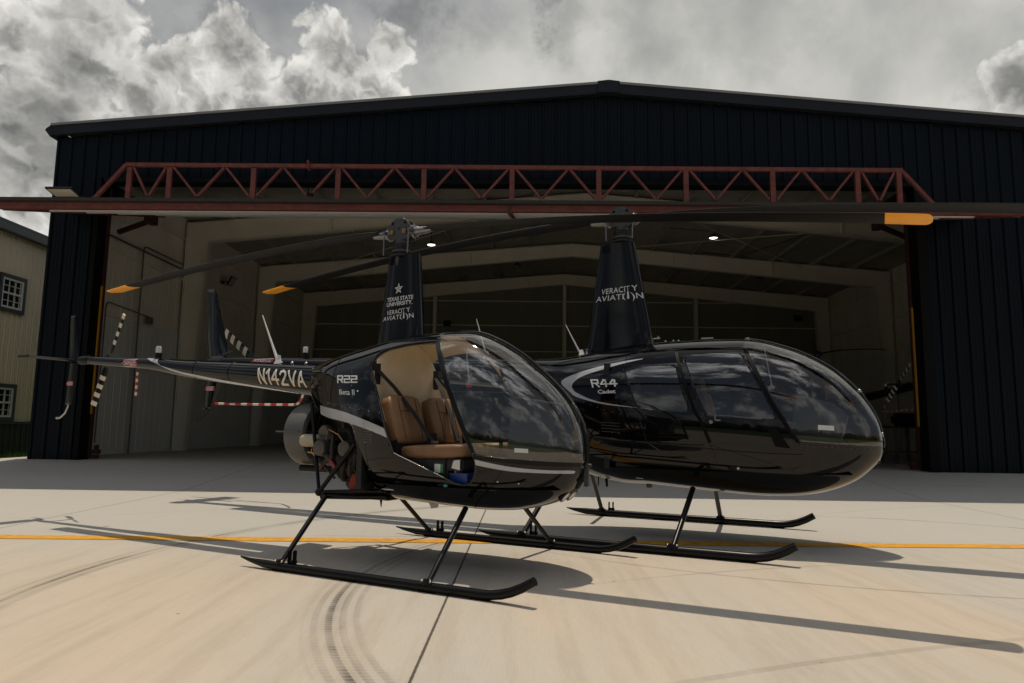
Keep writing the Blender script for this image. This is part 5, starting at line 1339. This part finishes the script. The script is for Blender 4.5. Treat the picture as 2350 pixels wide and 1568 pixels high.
def build_hangar():
    H = empty('hangar', HP, HA)
    tag(H, 'large dark navy metal hangar with its wide door raised, cream lined inside', 'hangar')
    b = MB(); ribbed(b, 0, HW, lambda u: LINTEL if OU0 < u < OU1 else 0.0, zt, lambda u, o, z: (u, -o, z), breaks=(OU0, OU1, HW / 2)); b.build('front_cladding', NAVY, H, None)
    b = MB()
    ribbed(b, 0, HD, lambda u: 0, lambda u: EAVE, lambda u, o, z: (-o, u, z)); b.build('side_cladding', NAVY, H, None)
    b = MB(); ribbed(b, 0, HD, lambda u: 0, lambda u: EAVE, lambda u, o, z: (HW + o, u, z)); b.build('side_cladding', NAVY, H, None)
    b = MB(); ribbed(b, 0, HW, lambda u: 0, zt, lambda u, o, z: (u, HD + o, z)); b.build('rear_cladding', NAVY, H, None)
    for s in (-1, 1):
        r = MB(); e = -.08 if s < 0 else HW + .08; c = HW / 2; ze = EAVE - .08 * (APEX - EAVE) / (HW / 2)
        ribbed(r, -.16, HD + .16, lambda v: 0, lambda v: 1, lambda v, o, t: (e + (c - e) * t, v, ze + (APEX - ze) * t + .255 + o)); r.build('roof_sheet', ROOFM, H, None)
        t = MB()
        # rake trim: sloping board, folded top edge in paler roof grey to look sunlit
        for y0, y1, z0, z1, m in ((-.16, -.045, .02, .235, 0), (-.185, -.02, .237, .285, 1)):
            P = [(e, ze), (c - s * -.0, APEX)]
            t.add([(P[0][0], y0, P[0][1] + z0), (P[1][0], y0, P[1][1] + z0), (P[1][0], y0, P[1][1] + z1), (P[0][0], y0, P[0][1] + z1), (P[0][0], y1, P[0][1] + z0), (P[1][0], y1, P[1][1] + z0), (P[1][0], y1, P[1][1] + z1), (P[0][0], y1, P[0][1] + z1)], [(0, 1, 2, 3), (4, 7, 6, 5), (0, 4, 5, 1), (3, 2, 6, 7), (0, 3, 7, 4), (1, 5, 6, 2)], m)
        t.build('rake_trim', [NAVYTRIM, ROOFM], H, None)
        g = MB(); g.prism([(e, ze - .02), (e + s * .12, ze + .13), (e + s * .10, ze + .17), (e, ze + .245), (e - s * .06, ze + .03)], 'y', -.17, HD + .1); g.build('eave_gutter', NAVYTRIM, H, None)
    r = MB(); r.prism([(HW / 2 - .24, APEX + .015), (HW / 2 + .24, APEX + .015), (HW / 2 + .24, APEX + .27), (HW / 2, APEX + .30), (HW / 2 - .24, APEX + .27)], 'y', -.20, -.02); r.prism([(HW / 2 - .25, APEX + .262), (HW / 2 + .25, APEX + .262), (HW / 2, APEX + .30)], 'y', -.02, HD + .2); r.build('ridge_cap', NAVYTRIM, H, None)
    # jambs, lintel trim
    j = MB()
    for a, c in ((OU0 + .002, OU0 + .10), (OU1 - .19, OU1 - .002)): j.box(((a + c) / 2, .13, LINTEL / 2), (c - a, .40, LINTEL))
    j.box(((OU0 + OU1) / 2, .10, LINTEL - .045), (OU1 - OU0 - .30, .34, .10)); j.build('door_jamb', BLACKST, H, None)
    for a, z0, z1 in ((OU0 + .125, .97, 3.78), (OU1 - .215, .92, 3.47)):
        t = MB(); t.box((a, .29, LINTEL / 2 - .05), (.05, .07, LINTEL - .15)); tr = t.build('door_track', MAROON, H, None)
        y = MB(); y.box((a, .235, (z0 + z1) / 2), (.030, .034, z1 - z0)); y.build('yellow_guard', YELLOW, tr, None)
        k = MB(); k.box((a + (.10 if a < 5 else -.10), .35, .16), (.14, .14, .10)); k.lathe([(.05, -.03), (.05, .03)], (a + (.12 if a < 5 else -.12), .33, .26), 'x', 14); k.box((a + (.06 if a < 5 else -.06), .33, .06), (.2, .10, .08)); k.build('latch_block', MAROON, tr, 30)
    g = MB(); g.prism([(OU0 - .02, 5.75), (OU0 + .62, 5.86), (OU0 + .62, 5.80), (OU0 + .20, 6.12), (OU0 - .02, 6.12)], 'y', .33, .37); g.build('corner_gusset', BLACKST, H, None); g = MB(); g.prism([(OU1 + .02, 5.75), (OU1 - .85, 5.80), (OU1 - .85, 5.74), (OU1 - .25, 6.12), (OU1 + .02, 6.12)], 'y', .33, .37); g.build('corner_gusset', BLACKST, H, None)
    # inside: liners, ceiling, frames, purlins, girts
    for u, sgn in ((.10, 1), (HW - .10, -1)):
        w = MB(); nn = 14
        ribbed(w, .42, HD - .12, lambda v: 0.0, lambda v: 3.42, lambda v, o, z: (u + sgn * o * .4, v, z), pitch=.30, rib=.02); w.build('wall_liner', LINER2, H, None)
        w = MB(); ribbed(w, .42, HD - .12, lambda v: 3.46, lambda v: EAVE - .02, lambda v, o, z: (u - sgn * .02 + sgn * o * .5, v, z), pitch=.46, rib=.02); w.build('wall_insulation', LINER, H, None)
        gi = MB()
        for z in (2.25, 3.44, 5.10, 6.35): gi.box((u + sgn * .02, HD / 2, z), (.07, HD - .5, .055 if z != 3.44 else .04))
        gi.build('wall_girt', FRAMEM, H, None)
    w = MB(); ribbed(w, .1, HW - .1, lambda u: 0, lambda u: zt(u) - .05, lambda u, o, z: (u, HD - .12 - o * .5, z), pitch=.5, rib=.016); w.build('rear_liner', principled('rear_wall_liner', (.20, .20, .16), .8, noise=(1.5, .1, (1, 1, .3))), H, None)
    gi = MB()
    for z in (2.4, 4.3, 5.5, 6.65): gi.box((HW / 2, HD - .15, z), (HW - .5, .06, .045))
    gi.build('rear_girt', FRAMEM, H, None)
    for u in (6.3, 12.3, 18.35):
        c = MB(); c.box((u, HD - .28, zt(u) / 2 - .2), (.16, .26, zt(u) - .5)); c.build('wind_column', FRAMEM, H, None)
    # front inner face over the door and beside it
    w = MB(); w.add([(.1, .30, 0), (OU0, .30, 0), (OU0, .30, LINTEL), (OU1, .30, LINTEL), (OU1, .30, 0), (HW - .1, .30, 0), (HW - .1, .30, EAVE), (HW / 2, .30, APEX - .1), (.1, .30, EAVE)], [(0, 1, 2, 8), (2, 3, 6, 7, 8), (3, 4, 5, 6)]); w.build('front_liner', LINER, H, None)
    for s in (-1, 1):
        c = MB(); n = 26; vs = []
        e = .05 if s < 0 else HW - .05; ce = HW / 2
        for i in range(n + 1):
            for q in range(2): v = .32 + (HD - .45) * q; u = e + (ce - e) * i / n; vs.append((u, v, zt(u) - .10 - (.035 if i % 2 else 0)))
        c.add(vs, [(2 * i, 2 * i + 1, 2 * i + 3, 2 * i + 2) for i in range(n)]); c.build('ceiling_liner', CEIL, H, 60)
        p = MB()
        for i in range(1, 8): u = e + (ce - e) * i / 8; p.box((u, HD / 2 + .1, zt(u) - .19), (.075, HD - .5, .13))
        p.build('purlin', CEIL, H, None)
    for n in (.62, 5.85, 11.7, 17.1):
        for s in (-1, 1):
            e = .16 if s < 0 else HW - .16; d0, d1 = .33, .64; z1 = EAVE - .28
            c = MB()
            P = lambda d: e - s * d
            c.prism([(P(0), 0), (P(d0), 0), (P(d1), z1 - .62), (P(d1), z1 + .04), (P(0), z1)], 'y', n - .012, n + .012)
            c.prism([(P(0), 0), (P(.02), 0), (P(.02), z1), (P(0), z1)], 'y', n - .105, n + .105)
            c.prism([(P(d0), 0), (P(d0 + .022), 0), (P(d1 + .022), z1 - .6), (P(d1), z1 - .6)], 'y', n - .105, n + .105)
            c.box((P(d0 / 2), n, .01), (d0 + .1, .26, .024)); c.build('column', FRAMEM, H, None)
            r = MB(); c0 = HW / 2; top = lambda u: zt(u) - .26
            ua, ub = P(0), c0; kn = P(d1)
            bot = lambda u: top(u) - (.62 - .16 * min(1, abs(u - kn) / 7))
            r.prism([(ua, top(ua)), (ub, top(ub)), (ub, bot(ub)), (P(d1), bot(P(d1))), (ua, bot(ua))], 'y', n - .010, n + .010)
            for f, dz in ((top, 0), (bot, -.022)):
                r.prism([(P(.0) if f is top else P(d1), f(P(0) if f is top else P(d1)) + dz), (ub, f(ub) + dz), (ub, f(ub) + dz + .022), (P(0) if f is top else P(d1), f(P(0) if f is top else P(d1)) + dz + .022)], 'y', n - .10, n + .10)
            for q in (.33, .66): u = kn + (c0 - kn) * q; r.box((u, n, (top(u) + bot(u)) / 2), (.012, .19, top(u) - bot(u) - .04))
            r.build('rafter', FRAMEM, H, None)
    # sway rods across the ceiling bays
    rd = MB()
    for n0, n1 in ((5.95, 11.6),):
        for a, c in ((13.4, 21.5), (21.0, 14.5), (3.2, 10.6)): rd.tube([(a, n1, zt(a) - .38), (c, n0, zt(c) - .38)], .014, 6)
    for n0, n1 in ((6.2, 11.4),):
        for x in (.34, HW - .34): rd.tube([(x, n0, .3), (x, n1, 6.4)], .010, 6); rd.tube([(x, n1, .3), (x, n0, 6.4)], .010, 6)
    rd.build('sway_rod', FRAMEM, H)
    return H


def build_door():
    D = empty('hangar_door', HP, HA)
    tag(D, 'raised hangar door leaf with rusty red lattice truss along its top', 'hangar door')
    u0, u1, nf, nb = 1.06, 19.15, -2.85, 2.6
    zl = lambda n: 4.56 + .284 * (n - nf)
    b = MB(); ang = math.atan(.291)
    u0, u1 = .35, 19.9  # panel widened past the edge beam so its shade covers more apron
    b.add([(u0 + .02, nf + .05, zl(nf + .05) + .05), (u1 - .02, nf + .05, zl(nf + .05) + .05), (u1 - .02, nb, zl(nb) + .05), (u0 + .02, nb, zl(nb) + .05), (u0 + .02, nf + .05, zl(nf + .05) + .085), (u1 - .02, nf + .05, zl(nf + .05) + .085), (u1 - .02, nb, zl(nb) + .085), (u0 + .02, nb, zl(nb) + .085)], [(0, 3, 2, 1), (4, 5, 6, 7), (0, 1, 5, 4), (1, 2, 6, 5), (2, 3, 7, 6), (3, 0, 4, 7)]); b.build('leaf_panel', LINER, D, None)
    u0, u1 = 1.06, 19.15
    f = MB(); f.box(((u0 + u1) / 2, nf, 4.618), (u1 - u0, .09, .118)); f.build('edge_beam', OXIDE, D, None)
    f = MB(); f.box(((u0 + u1) / 2, nf - .02, 4.717), (u1 - u0, .16, .072), bevel=.01); f.build('weather_seal', PRIMEDK, D, None)
    k = MB(); k.box((10.2, nf - .05, 4.60), (.05, .012, .16)); k.build('splice_plate', MAROON, D, None)
    for i, n in enumerate((-1.75, -.65, .45, 1.55, 2.5)):
        p = MB(); p.box(((u0 + u1) / 2, n, zl(n) + .018), (u1 - u0 - .3, .075, .055)); p.build('leaf_girt', WHITE, D, None)
    for u in (u0 + .05, u1 - .05, 10.2):
        p = MB(); p.beam((u, nf + .06, zl(nf) + .03), (u, nb, zl(nb) + .0), .08, .08); p.build('leaf_stile', OXIDE, D, None)
    # lattice truss
    n, zt_, zb_ = -.35, 6.35, 5.36
    c = MB(); c.beam((1.80, n, zt_), (18.42, n, zt_ - .03), .075, .082); c.build('top_chord', OXIDE, D, None)
    c = MB(); c.beam((1.05, n, zb_ + .02), (19.12, n, zb_ + .02), .075, .075); c.build('bottom_chord', OXIDE, D, None)
    for a, t in ((1.02, 1.80), (19.22, 18.42)):
        c = MB(); c.beam((a, n, zb_ + .06), (t, n, zt_), .07, .075, (0, 1, 0)); c.build('end_brace', OXIDE, D, None)
    posts = [1.889, 2.766, 4.598, 6.432, 8.286, 10.177, 12.032, 13.888, 15.725, 17.518, 18.388]
    for u in posts:
        c = MB(); c.box((u, n, (zt_ - .055 + zb_ + .07) / 2), (.105, .07, zt_ - zb_ - .14)); c.build('truss_post', OXIDE, D, None)
    down = True
    for i, (a, c_) in enumerate(zip(posts[:-1], posts[1:])):
        seg = 2 if i in (0, 9) else 3; w = c_ - a
        if seg == 2: down = True
        xs = [a + .06 + (w - .12) * k / seg for k in range(seg + 1)]
        for k in range(seg):
            up_ = (k % 2 == 0) == down
            z0, z1 = (zt_ - .05, zb_ + .30) if up_ else (zb_ + .30, zt_ - .05)
            m = MB(); m.beam((xs[k] + .02, n + .002, z0), (xs[k + 1] - .02, n + .002, z1), .045, .062, (0, 1, 0)); m.build('truss_brace', OXIDE, D, None)
            # lower gusset stub down to the chord
        if seg == 3: down = not down if i not in (0,) else down
    m = MB(); m.box((5.78, n, zt_ + .0), (.05, .14, .16)); m.ball((5.78, n - .08, zt_ + .07), .03, 5); m.ball((5.78, n - .08, zt_ - .06), .03, 5); m.build('chord_clamp', OXIDE, D, None)
    m = MB(); m.tube([(5.80, n, 5.66), (5.80, n, 5.86)], .012, 6); m.box((5.84, n, 5.70), (.12, .08, .06)); m.build('pull_bracket', BLACKST, D, None)
    for s, ue, ui in ((1, 1.40, .62), (-1, 18.86, 19.55)):
        m = MB(); m.box((ue, 1.5, 5.70), (.17, .34, .24)); m.beam((ue, 1.5, 5.66), (ui, 1.5, 5.36), .10, .09, (0, 1, 0)); m.beam((ue, 1.5, 5.80), (ue - s * .55, 1.5, 5.84), .12, .07, (0, 1, 0)); m.build('pivot_arm', MAROON, D, None)
    return D


def bay_light(u, n, z, lit, label):
    o = empty('bay_light', to_world(u, n, z), HA); tag(o, label, 'light', 'round high bay lights under the hangar ceiling')
    s = MB(); s.lathe([(.165, 0), (.175, .012), (.16, .04), (.09, .07), (.065, .14), (.03, .16)], (0, 0, 0), 'z', 28, caps=False); s.build('lamp_shade', LAMP, o)
    l = MB(); l.lathe([(.001, -.012), (.08, -.010), (.120, .004), (.135, .012)], (0, 0, 0), 'z', 24, caps=False); l.build('lamp_lens', LAMPON if lit else LAMPOFF, o)
    h = MB(); top = zt(u) - z - .2; h.tube([(0, 0, .17), (0, 0, max(.22, top))], .010, 8); h.tube([(0, 0, .2), (0, 0, .3)], .02, 8); h.build('hanger_rod', LAMP, o)


build_hangar(); build_door()
bay_light(10.28, 3.0, 7.15, False, 'unlit round lamp behind the truss, just left of the ridge')
bay_light(13.885, 3.0, 7.15, False, 'unlit round lamp behind the truss, right of the ridge')
bay_light(7.21, 8.8, 7.03, True, 'glowing round lamp hanging just right of the small helicopter rotor hub')
bay_light(16.94, 8.8, 7.35, True, 'glowing round lamp hanging right of the large helicopter rotor hub')
bay_light(3.97, 13.6, 6.95, False, 'unlit deep lamp hanging left of the small helicopter mast')
bay_light(10.12, 13.6, 7.43, False, 'unlit deep lamp hanging between the two helicopter masts')
bay_light(20.1, 13.6, 6.97, False, 'unlit deep lamp hanging right of the large helicopter mast')


def floodlight(name, pos, rz, tilt, size, label, lens, arm):
    o = empty(name, pos, rz); tag(o, label, 'floodlight')
    R = Matrix.Rotation(tilt, 3, 'X'); b = MB(); b.box((0, 0, 0), size, R, bevel=.012); b.build('lamp_body', LAMP, o)
    l = MB(); l.box(R @ Vector((0, 0, -size[2] / 2 - .003)), (size[0] * .84, size[1] * .82, .008), R); l.build('lamp_lens', lens, o)
    a = MB(); a.tube([(0, 0, .02), tuple(Vector(arm) * .6 + Vector((0, 0, .03))), arm], .018, 8); a.box(arm, (.10, .06, .10)); a.build('bracket', LAMP, o)


floodlight('floodlight', to_world(.46, -.34, 5.74), HA, math.radians(-12), (.60, .36, .05), 'flat floodlight on the outer left corner of the hangar front', principled('floodlight_lens', (.50, .46, .36), .4), (.22, .30, -.06))
floodlight('floodlight', to_world(.52, 8.35, 5.60), HA + math.radians(-90), math.radians(62), (.42, .34, .06), 'black framed floodlight on the inner left wall above the tail fin', LAMPOFF, (0, -.30, -.04))
floodlight('floodlight', to_world(6.89, HD - .5, 5.52), HA, math.radians(70), (.34, .30, .06), 'black framed floodlight on the rear wall beside the small mast', LAMPOFF, (0, .25, -.05))
floodlight('floodlight', to_world(22.9, HD - .6, 5.9), HA, math.radians(70), (.34, .30, .06), 'black framed floodlight in the rear right corner of the hangar', LAMPOFF, (0, .25, -.05))


def conduit(pts, r, label, box=None):
    o = MB(); P = [to_world(*p) for p in pts]; out = []
    for i, p in enumerate(P):
        if 0 < i < len(P) - 1:
            a = (P[i - 1] - p).normalized(); c = (P[i + 1] - p).normalized(); d = min(.16, (P[i - 1] - p).length / 2, (P[i + 1] - p).length / 2)
            for t in (0, .25, .5, .75, 1): out.append((p + a * d).lerp(p, t).lerp(p.lerp(p + c * d, t), t))
        else: out.append(p)
    o.tube(out, r, 8)
    if box: o.box(to_world(*box), (.12, .16, .18), Matrix.Rotation(HA, 3, 'Z'))
    tag(o.build('conduit', PIPE), label, 'pipe')


conduit([(.21, .45, 5.40), (.21, 5.6, 5.37)], .028, 'long level pipe high on the inner left hangar wall')
conduit([(.22, 5.55, 5.52), (.22, 3.39, 5.52), (.22, 3.39, 0.0)], .022, 'dark conduit bending down the inner left wall behind the striped tail rotor')
conduit([(.23, 1.9, .3), (.23, 1.9, 3.74), (.23, 3.9, 3.66)], .018, 'thin conduit ending at a black junction box on the left wall', (.24, 3.9, 3.56))
conduit([(6.2, HD - .22, 7.05), (12.2, HD - .22, 7.62), (18.4, HD - .22, 7.05)], .03, 'dark pipe running under the roof along the rear wall')
conduit([(15.2, 8.8, 7.72), (16.9, 8.8, 7.60), (16.94, 8.8, 7.48)], .018, 'short cable conduit feeding the glowing right hand lamp')
conduit([(20.4, 6.3, 7.25), (18.6, 11.3, 7.35), (17.2, 11.3, 7.5)], .018, 'cable conduit crossing the right side of the hangar ceiling')


# things standing in the dark right half of the hangar
def workbench():
    o = empty('workbench', (10.6, 18.4, .2346), math.radians(4)); tag(o, 'dim workbench with a pale yellow panel standing behind the large helicopter nose', 'workbench')
    t = MB(); t.box((0, 0, .93), (1.7, .7, .05), bevel=.006); t.build('bench_top', principled('dark_wood', (.05, .036, .024), .6), o)
    for x in (-.8, -.1, .8):
        for y in (-.3, .3): l = MB(); l.box((x, y, .45), (.07, .07, .90)); l.build('leg', principled('grey_bench_leg', (.12, .12, .11), .6), o)
    p = MB(); p.box((.42, -.36, .82), (.55, .02, .30)); p.build('yellow_panel', principled('pale_yellow_panel', (.22, .19, .06), .6), o)
    c = MB(); c.box((-.3, 0, 1.12), (.62, .5, .34), bevel=.10); c.box((.45, .05, 1.20), (.7, .55, .50), bevel=.16); c.build('tool_case', BLACKST, o)


def tow_cart():
    o = empty('tow_cart', (9.05, 17.6, .2346), math.radians(-4)); tag(o, 'low dark tow cart with a bright drawbar beyond the large helicopter nose', 'cart')
    b = MB(); b.box((-.75, .2, .30), (.8, .7, .16), bevel=.03); b.build('deck', BLACK2, o)
    t = MB(); t.tube([(-.4, 0, .30), (1.0, -.15, .31), (1.15, -.16, .28)], .028, 10); t.build('drawbar', STEEL, o)
    for x in (-1.0, -.5):
        for y in (-.10, .55): w = MB(); w.lathe([(.06, -.05), (.12, -.045), (.12, .045), (.06, .05)], (x, y, .12), 'y', 18); w.build('wheel', RUBBER, o)


workbench(); tow_cart()


# ------------------------------------------------------------------ beige building on the left
def build_barn():
    X, y0, y1, zb = -14.5, 12.0, 27.0, .02
    o = empty('metal_building', (X, y0, zb)); tag(o, 'two storey beige metal building with dark green base and white windows', 'building')
    L = lambda u, out, z: (out, u, z)
    b = MB(); ribbed(b, 0, y1 - y0, lambda u: .98, lambda u: 6.36, L, pitch=.23, rib=.02); b.build('beige_siding', BEIGE, o, None)
    b = MB(); ribbed(b, 0, y1 - y0, lambda u: 0, lambda u: .94, lambda u, q, z: (q + .004, u, z), pitch=.23, rib=.02); b.build('green_wainscot', GREENM, o, None)
    b = MB(); b.box((.035, (y1 - y0) / 2, .965), (.05, y1 - y0, .07)); b.build('base_trim', GREENM, o, None)
    b = MB(); b.box((.12, (y1 - y0) / 2, 6.48), (.20, y1 - y0 + .4, .26), bevel=.02); b.build('eave_trim', TEALTRIM, o)
    b = MB(); b.add([(-9, -.2, 9.0), (-9, y1 - y0 + .2, 9.0), (.22, y1 - y0 + .2, 6.60), (.22, -.2, 6.60), (-9, -.2, 9.1), (-9, y1 - y0 + .2, 9.1), (.22, y1 - y0 + .2, 6.66), (.22, -.2, 6.66)], [(0, 1, 2, 3), (4, 7, 6, 5), (3, 2, 6, 7), (0, 3, 7, 4), (1, 5, 6, 2), (0, 4, 5, 1)]); b.build('roof', TEALTRIM, o, None)
    b = MB()
    for yy in (0, y1 - y0): b.add([(-9, yy, 0), (0, yy, 0), (0, yy, 6.36), (-9, yy, 8.8)], [(0, 1, 2, 3)])
    b.build('end_wall', BEIGE, o, None)
    for zc, h in ((4.66, .86), (1.54, .84)):
        for yc in (19.98, 16.4, 24.2):
            w = MB(); u = yc - y0; W, h2 = .86, h
            for a, c in (((.035, u - W / 2 - .055, zc), (.045, .11, h2 + .22)), ((.035, u + W / 2 + .055, zc), (.045, .11, h2 + .22)), ((.035, u, zc + h2 / 2 + .055), (.045, W, .11)), ((.035, u, zc - h2 / 2 - .055), (.045, W, .11))): w.box(a, c)
            win = w.build('window', GREENM, o, None)
            f = MB()
            for a, c in (((.03, u - W / 2 + .028, zc), (.035, .055, h2)), ((.03, u + W / 2 - .028, zc), (.035, .055, h2)), ((.03, u, zc + h2 / 2 - .028), (.035, W - .11, .055)), ((.03, u, zc - h2 / 2 + .028), (.035, W - .11, .055)), ((.032, u, zc), (.035, W - .11, .05))): f.box(a, c)
            for s in (-1, 1):
                m = zc + s * h2 / 4
                for q in (-.13, .13): f.box((.022, u + q, m), (.012, .016, h2 / 2 - .07))
                f.box((.0215, u, m), (.012, W - .12, .016))
            f.build('window_frame', PVC, win, None)
            p = MB(); p.box((.012, u, zc), (.006, W - .06, h2 - .06)); p.build('pane', PANE, win, None)


build_barn()
